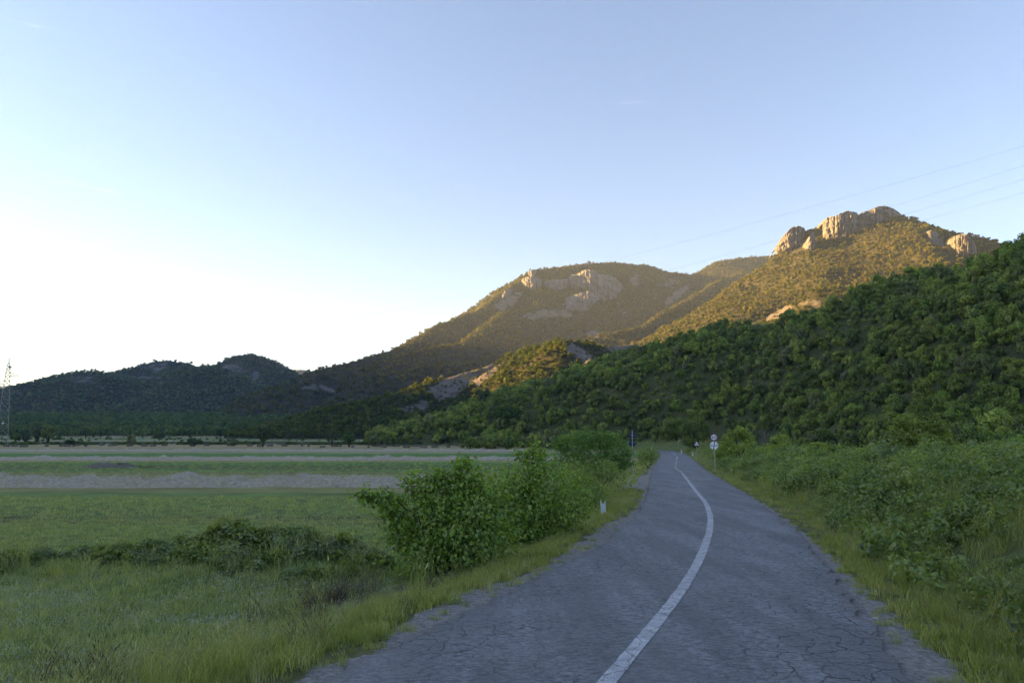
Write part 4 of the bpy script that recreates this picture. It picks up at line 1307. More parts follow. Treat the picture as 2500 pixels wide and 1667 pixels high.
# ------------------------------------------------------------------ lattice pylon and its power lines
M_steel = plain('galvanised_steel', (.26, .27, .28), .55, .15, 3, .4, .5)
M_steel_red = plain('weathered_steel', (.16, .13, .11), .7, .2, 3)
M_glass = plain('insulator_glass', (.10, .09, .08), .4, .1)
PYY = 300.0
pb = PY(3, 1086, PYY); PH = 35.0
pz0 = float(ground_z(pb[0], pb[1]))
py_ = empty('pylon', (pb[0], pb[1], pz0), 'tall steel lattice pylon at the left edge of the field', 'pylon', None, .62)


def half(z): return np.interp(z, [0, 8, 20, 30, PH], [2.1, 1.75, 1.25, .75, .12])


legs = [(-1, -1), (1, -1), (1, 1), (-1, 1)]
lev = [0, 4.2, 8, 11.4, 14.5, 17.3, 19.8, 22.1, 24.2, 26.1, 27.9, 29.5, 31, 32.4, 33.6, PH]
for (a, b) in legs:
    q = MB(); q.tube([(a * half(z), b * half(z), z) for z in lev], .085, 4); q.build('leg', M_steel, py_)
for i in range(len(lev) - 2):
    z0, z1 = lev[i], lev[i + 1]
    q = MB()
    for k in range(4):
        a, b = legs[k], legs[(k + 1) % 4]
        P0, P1 = Vector((a[0] * half(z0), a[1] * half(z0), z0)), Vector((b[0] * half(z0), b[1] * half(z0), z0))
        Q0, Q1 = Vector((a[0] * half(z1), a[1] * half(z1), z1)), Vector((b[0] * half(z1), b[1] * half(z1), z1))
        q.bar(P0, Q1, .05); q.bar(P1, Q0, .05); q.bar(Q0, Q1, .045)
    q.build('brace', M_steel, py_)
ARMS = [(21.0, 5.2), (24.6, 4.4)]
tips = []
for z, ln, side in ((21.2, 5.6, 1), (24.8, 4.8, -1), (28.2, 3.9, 1), (21.2, 5.6, -1)):
    q = MB(); tip = Vector((side * ln, 0, z + .25))
    for b in (-1, 1):
        hh = half(z)
        q.bar(Vector((side * hh, b * hh, z)), tip, .07); q.bar(Vector((side * hh, b * hh, z + 1.3)), tip, .055)
        for f in (.33, .66):
            A = Vector((side * hh, b * hh, z)).lerp(tip, f); B = Vector((side * hh, b * hh, z + 1.3)).lerp(tip, f)
            q.bar(A, B, .04)
    arm = q.build('arm', M_steel, py_)
    q = MB(); zz = tip.z - .1
    for d_ in range(7):
        q.tube([tip + Vector((0, 0, -.1 - .2 * d_)), tip + Vector((0, 0, -.2 - .2 * d_)), tip + Vector((0, 0, -.28 - .2 * d_))], [.05, .15, .05], 8)
    q.build('insulator', M_glass, arm)
    tips.append(tip + Vector((0, 0, -1.6)))
q = MB(); q.box((.5, 0, 31.8), (1.1, .06, .7)); q.build('plate', M_steel_red, py_)
q = MB(); q.box((-.2, -half(9.) - .05, 9.0), (.6, .05, .6)); q.build('number_plate', plain('white_plate', (.6, .6, .6), .5, .05), py_)
q = MB(); q.tube([(0, 0, PH - .3), (0, 0, PH + 1.5)], .06, 6); q.build('spike', M_steel_red, py_)

M_wire = plain('aluminium_wire', (.20, .20, .21), .5, .1, 3, .3, .3)
wires = [((530, 825), (2500, 357), (1540, 624), 'topmost of the four thin power lines crossing the sky'), ((640, 856), (2500, 405), (1690, 645), 'second power line from the top crossing the sky'),
         ((680, 878), (2500, 438), (1020, 824), 'third power line from the top crossing the sky'), ((745, 888), (2500, 471), (960, 850), 'lowest of the four thin power lines crossing the sky')]
for k, (a, b, mpt, lab) in enumerate(wires):
    # the line runs from the pylon at the far left over the road towards the right; it hangs between its two ends
    xy0 = Vector((pb[0] + 3 - 2 * k, PYY - 3.0)); xy1 = Vector((58 + 3 * k, 68 + 1.5 * k))
    def at(px, py):
        s = (px - 1250) / FPX
        dr = raydir(px, py)
        # where the vertical plane of the line meets this pixel
        d = xy1 - xy0; t = (dr[0] * xy0.y - xy0.x) / (d.x - dr[0] * d.y)
        Y = xy0.y + d.y * t
        return t, CAMH + dr[2] * Y
    t0, z0 = at(*a); t1, z1 = at(*b); tm, zm = at(*mpt)
    co = np.polyfit([t0, tm, t1], [z0, zm, z1], 2)
    if co[0] < 4: co = np.append([6.0], np.polyfit([t0, t1], [z0 - 6 * t0 * t0, z1 - 6 * t1 * t1], 1))
    pts = [(xy0.x + (xy1.x - xy0.x) * t, xy0.y + (xy1.y - xy0.y) * t, float(np.polyval(co, t))) for t in np.linspace(0.0, 1.25, 40)]
    q = MB(); q.tube(pts, .0075, 5); o = q.build('power_line', M_wire); tag(o, lab, 'power line', 'power lines crossing the sky')

# small wooden poles in front of the valley scrub
M_pole = plain('pole_wood', (.16, .15, .14), .85, .25, 4)
for i, (px, top, base, lab) in enumerate(((80, 1044, 1066, 'thin utility pole nearest to the pylon in front of the scrub'), (181, 1044, 1067, 'thin utility pole between two round field trees'), (310, 1053, 1067, 'shorter double utility pole in front of the valley scrub'))):
    y = yimg(1069, px) if i < 2 else yimg(1070, px); x = (px - 1250) / FPX * y; z = float(ground_z(x, y)); hm = (base + 3 - top) * y / FPX
    t = empty('utility_pole', (x, y, z - .3), lab, 'pole', 'utility poles along the far field edge')
    q = MB(); q.tube([(0, 0, 0), (0, 0, hm)], [.16, .11], 8)
    if i == 2: q.tube([(2.6, 0, 0), (2.4, 0, hm)], [.16, .11], 8)
    q.build('post', M_pole, t)
    q = MB(); q.box((0 if i < 2 else 1.2, 0, hm - .5), (2.0 if i < 2 else 3.4, .16, .16)); q.build('crossarm', M_pole, t)
    q = MB()
    for sx_ in ((-.85, 0, .85) if i < 2 else (-.4, 1.2, 2.8)): q.tube([(sx_, 0, hm - .42), (sx_, 0, hm - .2)], [.07, .05], 6)
    q.build('insulator', M_glass, t)

# ------------------------------------------------------------------ road signs
M_galv = plain('galvanised_post', (.30, .31, .32), .5, .12, 5, .4, .4)
M_white = plain('sign_white', (.66, .68, .74), .45, .04, 3)
M_navy = plain('sign_dark_rim', (.035, .012, .022), .5, .1, 6)
M_redrim = plain('faded_red_edge', (.34, .12, .12), .5, .1, 6)
M_black = plain('sign_black', (.012, .013, .02), .5, .05)
M_grey = plain('sign_grey_symbol', (.12, .14, .20), .5, .05)
M_back = plain('sign_blue_back', (.012, .022, .065), .5, .12, 5)


def disc(b, cx, cz, r, y0, y1, n=40):
    """a plate facing -Y"""
    f = [(cx + r * math.cos(2 * math.pi * k / n), y0, cz + r * math.sin(2 * math.pi * k / n)) for k in range(n)]
    g = [(p[0], y1, p[2]) for p in f]
    b.add(f + g, [tuple(range(n)), tuple(range(2 * n - 1, n - 1, -1))] + [((k + 1) % n, k, n + k, n + (k + 1) % n) for k in range(n)])


def ring(b, cx, cz, r0, r1, y0, y1, n=40):
    vs = []
    for k in range(n):
        c_, s_ = math.cos(2 * math.pi * k / n), math.sin(2 * math.pi * k / n)
        vs += [(cx + r0 * c_, y0, cz + r0 * s_), (cx + r1 * c_, y0, cz + r1 * s_), (cx + r1 * c_, y1, cz + r1 * s_), (cx + r0 * c_, y1, cz + r0 * s_)]
    fs = []
    for k in range(n):
        a = 4 * k; d = 4 * ((k + 1) % n)
        for e in range(4): fs.append((a + e, a + (e + 1) % 4, d + (e + 1) % 4, d + e))
    b.add(vs, fs)


def prism(b, poly, y0, y1):
    n = len(poly)
    b.add([(p[0], y0, p[1]) for p in poly] + [(p[0], y1, p[1]) for p in poly],
          [tuple(range(n)), tuple(range(2 * n - 1, n - 1, -1))] + [((k + 1) % n, k, n + k, n + (k + 1) % n) for k in range(n)])


def rtri(side, rad, n=5):
    """rounded equilateral triangle, centred on its centroid, apex up"""
    Rr = side / math.sqrt(3) - 2 * rad
    pts = []
    for a0 in (90, 210, 330):
        c_ = (Rr * math.cos(R(a0)), Rr * math.sin(R(a0)))
        for i in range(n + 1):
            w = R(a0 - 60 + 120 * i / n)
            pts.append((c_[0] + rad * math.cos(w), c_[1] + rad * math.sin(w)))
    return pts


def face_cam(x, y, extra=0.0):
    return math.atan2(-x, y) + extra


def sign_base(px, base_y, dist):
    x = (px - 1250) / FPX * dist
    p = PY(px, 1082, dist)
    return p[0], dist


# 60 limit with end of no overtaking
sx, sy = sign_base(1742.5, 0, 65.0)
sz = float(ground_z(sx, sy))
s1 = empty('road_sign', (sx, sy, sz), 'road sign post with round 60 limit above a white end of overtaking ban disc', 'road sign', None, face_cam(sx, sy, .02))
s1.rotation_euler = (0, R(.6), face_cam(sx, sy, .02))
zt = PY(1742, 1067.2, 65)[2] - sz; zb = PY(1742, 1087, 65)[2] - sz; rad = 9.6 * 65 / FPX
q = MB(); q.tube([(0, 0, -.4), (0, 0, zt + rad * .8)], .035, 10); q.build('post', M_galv, s1)
q = MB(); disc(q, 0, zt, rad, -.062, -.045); d1 = q.build('limit_plate', M_white, s1)
q = MB(); ring(q, 0, zt, rad * .70, rad * .925, -.066, -.058); q.build('rim', M_navy, d1)
q = MB(); ring(q, 0, zt, rad * .93, rad * 1.0, -.066, -.044); q.build('red_edge', M_redrim, d1)
def stroke(b, pts, w, y0, y1, closed=False):
    """a thick pen line as a flat band facing -Y"""
    n = len(pts); L_, R_ = [], []
    for i in range(n):
        a_ = Vector(pts[(i - 1) % n] if closed or i else pts[0]); c_ = Vector(pts[(i + 1) % n] if closed or i < n - 1 else pts[-1])
        d_ = (c_ - a_).normalized() * (w / 2); p_ = pts[i]
        L_.append((p_[0] - d_.y, p_[1] + d_.x)); R_.append((p_[0] + d_.y, p_[1] - d_.x))
    for i in range(n if closed else n - 1):
        k = (i + 1) % n
        prism(b, [R_[i], R_[k], L_[k], L_[i]], y0, y1)


def oval(cx, cz, rx, rz, n=20, a0=0, a1=360): return [(cx + rx * math.cos(R(a0 + (a1 - a0) * i / n)), cz + rz * math.sin(R(a0 + (a1 - a0) * i / n))) for i in range(n if a1 - a0 >= 360 else n + 1)]


q = MB(); k = rad * .115
stroke(q, oval(-rad * .29, zt - rad * .14, rad * .17, rad * .20), k, -.067, -.0625, True)
stroke(q, oval(-rad * .14, zt - rad * .06, rad * .32, rad * .40, 12, 100, 188), k, -.0675, -.0628)
stroke(q, oval(rad * .28, zt, rad * .18, rad * .35), k, -.067, -.0625, True)
q.build('digits', M_black, d1)
q = MB(); disc(q, 0, zb, rad, -.062, -.045); d2 = q.build('overtaking_plate', M_white, s1)
q = MB(); prism(q, [(-rad * .24, zb - rad * .97), (-rad * .02, zb - rad * .985), (rad * .24, zb + rad * .95), (rad * .04, zb + rad * .985)], -.068, -.060); q.build('diagonal_band', M_black, d2)
for c_ in (-.57, .57):
    k = rad * .30; cx_, cz_ = c_ * rad, zb - rad * .06
    q = MB()
    prism(q, [(cx_ - k, cz_ - k * .30), (cx_ + k, cz_ - k * .30), (cx_ + k, cz_ + k * .12), (cx_ + k * .72, cz_ + k * .2), (cx_ + k * .46, cz_ + k * .62), (cx_ - k * .46, cz_ + k * .62), (cx_ - k * .72, cz_ + k * .2), (cx_ - k, cz_ + k * .12)], -.066, -.059)
    for w_ in (-.62, .62): prism(q, [(cx_ + k * (w_ - .2), cz_ - k * .62), (cx_ + k * (w_ + .2), cz_ - k * .62), (cx_ + k * (w_ + .2), cz_ - k * .31), (cx_ + k * (w_ - .2), cz_ - k * .31)], -.066, -.059)
    q.build('car_symbol', M_grey, d2)
q = MB()
for z_ in (zt, zb): q.box((0, -.02, z_), (.16, .05, .03))
q.build('bracket', M_galv, s1)

# bend warning
sx, sy = sign_base(1699.5, 0, 96.0); sz = float(ground_z(sx, sy))
s2 = empty('road_sign', (sx, sy, sz), 'small triangular bend warning sign in front of the dark tree', 'road sign', None, face_cam(sx, sy))
s2.rotation_euler = (0, R(1.6), face_cam(sx, sy))
side = 15.8 * 96 / FPX; zc = PY(1700, 1083.8, 96)[2] - sz
q = MB(); q.tube([(0, 0, -.4), (0, 0, zc + side * .3)], .032, 10); q.build('post', M_galv, s2)
T = rtri(side, .045)
q = MB(); prism(q, [(a, b + zc) for a, b in T], -.060, -.042); tp = q.build('warning_plate', M_redrim, s2)
q = MB(); prism(q, [(a * .90, b * .90 + zc) for a, b in T], -.064, -.0605); q.build('dark_rim', M_navy, tp)
q = MB(); prism(q, [(a * .66, b * .66 + zc) for a, b in T], -.068, -.0645); q.build('white_field', M_white, tp)
q = MB()
arc = [(.14 * side, -.16 * side), (.13 * side, -.06 * side), (.07 * side, .0), (-.02 * side, .02 * side), (-.10 * side, .0)]
L_, R_ = [], []
for i, p_ in enumerate(arc):
    a_ = arc[max(i - 1, 0)]; b_ = arc[min(i + 1, len(arc) - 1)]
    d_ = Vector((b_[0] - a_[0], b_[1] - a_[1])).normalized() * (.035 * side)
    L_.append((p_[0] - d_.y, p_[1] + d_.x + zc)); R_.append((p_[0] + d_.y, p_[1] - d_.x + zc))
for i in range(len(arc) - 1):
    prism(q, [R_[i], R_[i + 1], L_[i + 1], L_[i]], -.072, -.0685)
prism(q, [(-.19 * side, -.005 * side + zc), (-.09 * side, -.075 * side + zc), (-.09 * side, .075 * side + zc)], -.072, -.0685)
q.build('bend_symbol', M_black, tp)

# the pair of signs for the other direction, seen from behind
sx, sy = sign_base(1544.0, 0, 58.0); sz = float(ground_z(sx, sy))
s3 = empty('road_sign', (sx, sy, sz), 'dark blue backs of a triangle and a disc on a post at the left verge', 'road sign', None, face_cam(sx, sy))
side = 24.7 * 58 / FPX; zc = PY(1544, 1061.5, 58)[2] - sz; zd = PY(1544, 1080, 58)[2] - sz; rad = 9.6 * 58 / FPX
q = MB(); q.tube([(0, -.03, -.4), (0, -.03, zc + side * .45)], .032, 10); q.build('post', M_galv, s3)
q = MB(); prism(q, [(a, b + zc) for a, b in rtri(side, .05)], .005, .022); q.build('warning_plate', M_back, s3)
q = MB(); disc(q, 0, zd, rad, .024, .040); q.build('round_plate', M_back, s3)
q = MB()
for z_ in (zc, zd): q.box((0, .0, z_), (.18, .03, .035))
q.build('bracket', M_galv, s3)

# delineator posts round the bend
M_post = plain('delineator_white', (.60, .60, .56), .6, .12, 5)
for i, (px, top, bot, dist, lab) in enumerate(((1587.4, 1090, 1097, 226, 'white delineator post at the left end of the bend'), (1654, 1072, 1078.5, 262, 'leaning white delineator post high on the grassy slope beyond the bend'),
                                              (1659.2, 1096.5, 1106, 178, 'white delineator post on the outside of the bend'), (1686, 1102, 1109, 142, 'short white delineator post left of the triangular sign'))):
    x = (px - 1250) / FPX * dist; z = float(ground_z(x, dist)); ztop = PY(px, top, dist)[2]
    hm = max(.55, ztop - z)
    t = empty('delineator_post', (x, dist, z - .15), lab, 'post', 'white posts round the bend', face_cam(x, dist))
    if i == 1: t.rotation_euler[1] = R(9)
    q = MB(); w_ = .11
    prism(q, [(-w_, 0), (w_, 0), (w_, hm + .10), (-w_, hm + .16)], -.05, .05); q.build('post', M_post, t)
    q = MB(); prism(q, [(-w_ - .004, hm - .14), (w_ + .004, hm - .14), (w_ + .004, hm - .02), (-w_ - .004, hm - .02)], -.054, .054); q.build('band', M_black, t)

# notched broken stone in the verge
x, y = (1468.5 - 1250) / FPX * 27.0, 27.0; z = float(ground_z(x, y))
kz = PY(1468, 1221, 27)[2] - z
q = MB(); W_ = .09
prof = [(-W_, -.3), (W_, -.3), (W_ * 1.02, kz - .02), (W_ * .86, kz), (W_ * .55, kz - .07), (W_ * .28, kz - .125), (-.02, kz - .135), (-W_ * .35, kz - .10), (-W_ * .62, kz + .0), (-W_ * .86, kz + .02), (-W_ * 1.0, kz - .04)]
prism(q, prof, -.05, .05)
o = q.build('marker_stone', plain('weathered_white_concrete', (.50, .52, .56), .85, .2, 9)); o.location = (x, y, z); o.rotation_euler = (0, R(-2), face_cam(x, y))
tag(o, 'broken white marker stone with a notched top in the left verge', 'marker stone')

# ------------------------------------------------------------------ the hedge on the left verge, leaf by leaf
def leaf_arrays(C, A, N, size, r, droop=.25):
    """broad folded leaves: centre-base C, direction A, normal N"""
    B = np.cross(N, A); s = size[:, None]
    def at(u, v, w): return C + A * s * u + B * s * v + N * s * w
    V = np.stack([at(0, 0, 0), at(.48, 0, -.05), at(1.0, 0, -droop), at(.22, .36, .10), at(.66, .30, .02), at(.22, -.36, .10), at(.66, -.30, .02)], 1)
    n = len(C); i = np.arange(n)[:, None] * 7
    F = np.concatenate([i + np.array([[0, 3, 4, 1]]), i + np.array([[1, 4, 2, 6]]), i + np.array([[0, 1, 6, 5]])])
    return V.reshape(-1, 3), F


one = leaf_arrays(np.zeros((1, 3)), np.array([[1., 0, 0]]), np.array([[0, 0, 1.]]), np.array([1.0]), None)
leaf_me = mesh_np('leaf', one[0], one[1], ML_hedge, False, {'tint': np.full(7, .55)})
leaf_young_me = mesh_np('leaf', one[0], one[1], ML_young, False, {'tint': np.full(7, .6)})


ML_light = leafmat('light_green_leaves', [(.11, .20, .03), (.13, .22, .035), (.15, .23, .04)], .5, .5, .35, young=(.26, .32, .05))


def hedge_bush(name, label, dist, lobes, base_px, n, lsize, singles, mat, seed, nst=9, arms=()):
    r = np.random.default_rng(seed)
    bx, by_ = (base_px[0] - 1250) / FPX * dist, dist
    bz = float(ground_z(bx, by_))
    t = empty(name, (bx, by_, bz - .05), label, 'bush', 'bushes of the hedge along the left verge')
    O = np.array([bx, by_, bz - .05])
    k = dist / FPX
    L = []
    for (px, py, rx, ry) in lobes:
        c = PY(px, py, dist + r.uniform(-.3, .3) * rx * k)
        L.append((c - O, rx * k, (rx + ry) / 2 * k * .9, ry * k))
    wgt = np.array([l[1] * l[3] for l in L]) ** .66; wgt /= wgt.sum()
    kk = r.choice(len(L), n, p=wgt)
    q = r.normal(size=(n, 3)); q /= np.linalg.norm(q, axis=1, keepdims=True)
    C = np.array([l[0] for l in L])[kk]; S = np.array([l[1:] for l in L])[kk]
    # twigs: leaves gather in sprays at the rim of each lobe
    ns = max(30, n // 16)
    sk = r.choice(len(L), ns, p=wgt)
    sd = r.normal(size=(ns, 3)) + np.array([0, -.25, .35]); sd /= np.linalg.norm(sd, axis=1, keepdims=True)
    SP = np.array([l[0] for l in L])[sk] + sd * np.array([l[1:] for l in L])[sk] * r.uniform(.72, 1.3, (ns, 1))
    sp = r.integers(0, ns, n)
    back = r.random((n, 1)) ** 1.3
    lobe_c = np.array([l[0] for l in L])[sk][sp]
    P = SP[sp] * (1 - .42 * back) + lobe_c * .42 * back + r.normal(size=(n, 3)) * lsize * 1.0
    inner = r.random(n) < .35
    P = np.where(inner[:, None], C + q * S * r.uniform(.3, .98, (n, 1)), P)
    drop = r.random(n) < .12      # skirts of leaves hanging down to the ground
    P[:, 2] = np.where(drop, P[:, 2] * r.random(n), P[:, 2])
    out = P - np.where(inner[:, None], C, lobe_c); out /= np.maximum(np.linalg.norm(out, axis=1, keepdims=True), 1e-6)
    A = out * .7 + r.normal(size=(n, 3)) * .55 + np.array([0, 0, -.25]); A /= np.linalg.norm(A, axis=1, keepdims=True)
    N = out * .5 + r.normal(size=(n, 3)) * .4 + np.array([0, 0, .75]); N -= (N * A).sum(1, keepdims=True) * A; N /= np.linalg.norm(N, axis=1, keepdims=True)
    P[:, 2] = np.maximum(P[:, 2], .12)
    size = lsize * r.uniform(.6, 1.35, n)
    tipness = np.where(inner, 0, 1 - back[:, 0])
    tint = np.clip(.42 + .16 * r.normal(size=n) + .42 * tipness * (r.random(n) < .7) + .10 * out[:, 2], 0, 1)  # young tips paler; shaded interior and lit tips also put into the tint
    solo_ = np.zeros(n, bool)
    if singles:
        W = P + O
        px, py, f = project(W[:, 0], W[:, 1], W[:, 2])
        order = np.argsort(f - .002 * size)
        taken = {}
        for i in order:
            c_ = (int(px[i] / 13), int(py[i] / 13))
            if c_ not in taken: taken[c_] = i
        pickd = sorted(taken.values(), key=lambda i: f[i] - 3 * size[i])[:singles]
        solo_[pickd] = True
        for i in pickd:
            o = bpy.data.objects.new('leaf', leaf_young_me if tint[i] > .74 else leaf_me)
            a, nn = Vector(A[i]), Vector(N[i]); b = nn.cross(a)
            M = Matrix((a, b, nn)).transposed().to_4x4() @ Matrix.Scale(size[i], 4); M.translation = Vector(P[i])
            o.parent = t; o.matrix_local = M
            sc.collection.objects.link(o)
    m_ = ~solo_
    v, f_ = leaf_arrays(P[m_], A[m_], N[m_], size[m_], r)
    fo = child('foliage', mesh_np('foliage', v, f_, mat, False, {'tint': np.repeat(tint[m_], 7)}), t)
    fo['kind'] = 'stuff'
    # stems fan out from the foot into the lobes
    q = MB()
    for j in range(nst):
        e = SP[r.integers(0, ns)] * .97
        s0 = np.array([r.normal(0, .12), r.normal(0, .10), -.1]); mid_ = s0 * .4 + e * .5 + np.array([0, 0, .12]) + r.normal(size=3) * .05
        q.tube([s0, s0 * .6 + mid_ * .4 + np.array([0, 0, .08]), mid_, mid_ * .4 + e * .6, e], [.022, .018, .014, .009, .004], 5)
    for arm in arms:
        pts = [PY(a, b, dist) - O for a, b in arm]
        q.tube([np.array([0.05, 0, -.1])] + pts, [.022] + list(np.linspace(.018, .004, len(pts))), 5)
    q.build('stem', M_bark, t)
    return t


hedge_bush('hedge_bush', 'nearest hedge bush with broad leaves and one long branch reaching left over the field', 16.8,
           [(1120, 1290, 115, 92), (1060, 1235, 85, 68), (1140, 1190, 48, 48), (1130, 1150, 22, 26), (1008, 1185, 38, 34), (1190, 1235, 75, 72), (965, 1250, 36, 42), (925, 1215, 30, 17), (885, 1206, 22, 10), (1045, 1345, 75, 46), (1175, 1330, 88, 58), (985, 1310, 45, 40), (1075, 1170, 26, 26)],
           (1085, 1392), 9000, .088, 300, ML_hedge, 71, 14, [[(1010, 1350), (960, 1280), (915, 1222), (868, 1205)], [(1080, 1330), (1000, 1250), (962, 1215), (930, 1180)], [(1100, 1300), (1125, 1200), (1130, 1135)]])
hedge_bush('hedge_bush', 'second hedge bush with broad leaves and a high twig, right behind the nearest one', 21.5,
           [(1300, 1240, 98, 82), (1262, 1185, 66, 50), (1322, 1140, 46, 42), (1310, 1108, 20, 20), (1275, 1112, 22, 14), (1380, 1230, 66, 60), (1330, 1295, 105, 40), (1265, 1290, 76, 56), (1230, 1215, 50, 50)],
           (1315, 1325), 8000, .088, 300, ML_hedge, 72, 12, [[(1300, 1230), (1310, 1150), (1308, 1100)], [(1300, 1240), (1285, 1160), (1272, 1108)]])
hedge_bush('hedge_bush', 'low light green small leaved bush above the notched marker stone', 29.0,
           [(1405, 1195, 68, 40), (1448, 1212, 44, 26), (1362, 1180, 48, 38), (1420, 1170, 36, 22)], (1400, 1240), 3600, .07, 0, ML_young, 73, 8)
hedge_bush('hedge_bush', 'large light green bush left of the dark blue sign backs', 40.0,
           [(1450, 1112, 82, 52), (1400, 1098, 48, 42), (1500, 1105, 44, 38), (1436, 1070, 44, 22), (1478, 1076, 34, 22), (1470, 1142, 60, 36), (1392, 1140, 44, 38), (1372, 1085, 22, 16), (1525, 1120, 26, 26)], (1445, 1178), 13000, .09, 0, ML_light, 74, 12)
hedge_bush('hedge_bush', 'small yellowish green bush just right of the dark blue sign backs', 74.0,
           [(1578, 1104, 22, 20), (1570, 1118, 20, 16), (1592, 1114, 14, 14)], (1578, 1128), 1500, .12, 0, ML_young, 75, 6)
hedge_bush('hedge_bush', 'dark low bush under the large light green bush', 33.0,
           [(1480, 1150, 40, 26), (1440, 1160, 46, 24), (1400, 1150, 40, 28)], (1450, 1195), 2600, .075, 0, ML_brush, 76, 6)

# ------------------------------------------------------------------ single bushes and trees at the right of the road
def side_plant(px, base, hpx, wpx, dist, look, label, cat, trunk, grp='bushes and trees beside the road at the right'):
    return plant('roadside_' + cat, px, base, hpx, wpx, look, label, cat, grp, dist, trunk)


side_plant(2240, 1122, 118, 185, 40, 'side_dark', 'big dark rounded bush standing on the right bank before the wood', 'bush', .0)
side_plant(1800, 1136, 92, 96, 78, 'side_mid', 'fresh green bush right behind the round 60 limit sign', 'bush', .0)
side_plant(1765, 1128, 50, 60, 84, 'side_mid', 'low green bush left behind the round 60 limit sign', 'bush', .0)
side_plant(1694, 1106, 84, 72, 205, 'side_dark', 'very dark tree behind the triangular bend sign', 'tree', .05)
side_plant(1648, 1090, 58, 60, 264, 'side_mid', 'green tree left of the very dark tree near the bend', 'tree', .1)
side_plant(1995, 1128, 52, 120, 56, 'side_mid', 'broad low green bush on the bank between the sign and the big dark bush', 'bush', .0)
side_plant(1905, 1118, 60, 72, 84, 'side_mid', 'round green bush under the bare grey tree', 'bush', .0)
side_plant(2225, 985, 95, 60, 92, 'side_olive', 'slim grey green tree rising above the big dark bush', 'tree', .1)
side_plant(2455, 1060, 60, 110, 40, 'side_mid', 'leafy bush at the right edge above the bank', 'bush', .0)
# bare tree
y = 118.0; x = (1858 - 1250) / FPX * y; z = max(float(ground_z(x, y)), float(hill_top(np.array([x]), np.array([y]))[0]))
t = empty('bare_tree', (x, y, z - .2), 'leafless grey tree at the foot of the wood', 'tree')
rb_ = random.Random(9)
q = MB(); q2 = MB()
q.tube([(0, 0, 0), (.1, 0, 1.2), (.0, .1, 2.6), (.15, 0, 4.2)], [.13, .11, .08, .03], 7)
for k_ in range(16):
    z0 = rb_.uniform(1.0, 3.8); a_ = rb_.uniform(0, 6.28); ln = rb_.uniform(1.0, 2.2)
    p0 = Vector((.08, .03, z0)); p1 = p0 + Vector((math.cos(a_) * ln * .5, math.sin(a_) * ln * .5, ln * .35)); p2 = p0 + Vector((math.cos(a_) * ln, math.sin(a_) * ln, ln * .9))
    q2.tube([p0, p1, p2], [.045, .03, .01], 5)
    for u in range(4):
        w = p1.lerp(p2, rb_.random()); b_ = rb_.uniform(0, 6.28); l2 = rb_.uniform(.4, .9)
        q2.tube([w, w + Vector((math.cos(b_) * l2 * .7, math.sin(b_) * l2 * .7, l2 * .6))], [.018, .005], 4)
q.build('trunk', M_greybark, t); q2.build('limb', M_greybark, t)

# ------------------------------------------------------------------ undergrowth on the right bank
bank_clumps = [crown_mesh('bank_shrub', 560, 22, (1, 1, .9), .38, .072, mt_, 500 + i, .3, .35) for i, mt_ in enumerate((ML_brush, ML_brush, ML_brush, ML_mid, ML_bram))]
tall_g = [grass_mesh('tall_grass', 26, .16, .35, .85, .0055, MG_green, 520 + i, .5, MG_dry, .35, .022) for i in range(2)] + [grass_mesh('tall_grass', 24, .16, .35, .8, .005, MG_pale, 523 + i, .5, MG_dry, .5, .024) for i in range(2)] + \
         [grass_mesh('tall_grass', 20, .16, .3, .75, .005, MG_dry, 526, .55, MG_dry, .6, .026)]
short_g = [grass_mesh('short_grass', 30, .14, .06, .2, .005, MG_green, 530 + i, .7) for i in range(2)] + [grass_mesh('short_grass', 28, .14, .05, .2, .005, MG_dry, 533, .7), grass_mesh('short_grass', 28, .14, .06, .18, .005, MG_pale, 534, .7)]


def band_pts(side, a, b, y0, y1, sp, r, dens=1.0):
    """points on a strip a..b metres off the road edge (side +1 right, -1 left)"""
    n = int((b - a) * (y1 - y0) / sp ** 2 * dens)
    y = r.uniform(y0, y1, n); o_ = r.uniform(a, b, n)
    x = np.where(side > 0, XR(y) + o_ / .95, XL(y) - o_ / .95)
    z = ground_z(x, y)
    k = in_view(x, y, z + .3, 420, 400) & (poly_dist(x, y, BEND) > 3.2)
    return x[k], y[k], z[k], o_[k]


r = np.random.default_rng(61)
X, Y, Z, S, K = [], [], [], [], []
for (a, b, y0, y1, sp, s0, s1) in ((1.5, 9, 4, 32, .40, .30, .78), (1.7, 12, 32, 85, .60, .4, .95), (2.2, 14, 85, 150, 1.0, .45, .95), (2.0, 12, 150, 232, 1.6, .4, .9), (12, 34, 45, 140, 1.7, .35, 1.1)):
    x, y, z, o_ = band_pts(1, a, b, y0, y1, sp, r)
    dn = fbm(x / 2.6, y / 3.4, 3)
    k = r.random(len(x)) < np.clip(.62 + .8 * dn, .12, 1) * (sstep(a - .2, a + 1.2, o_))
    x, y, z, dn = x[k], y[k], z[k], dn[k]
    s = (s0 + (s1 - s0) * r.random(len(x)) ** 1.6) * np.clip(1 + .5 * dn, .6, 1.5)
    X.append(x); Y.append(y); Z.append(z); S.append(s)
x, y, z, s = map(np.concatenate, (X, Y, Z, S)); n = len(x); cnt['bank'] = n
pk = np.clip((2.0 + 2.6 * fbm(x / 5., y / 5., 3) + .9 * r.normal(size=n)).astype(int), 0, 4)
scatter('bank_undergrowth', np.stack([x, y, z], 1), rots(n, r, .15), np.stack([s, s, s * r.uniform(.8, 1.25, n)], 1), pk, bank_clumps, 'tangled green undergrowth covering the bank on the right of the road', 'undergrowth')

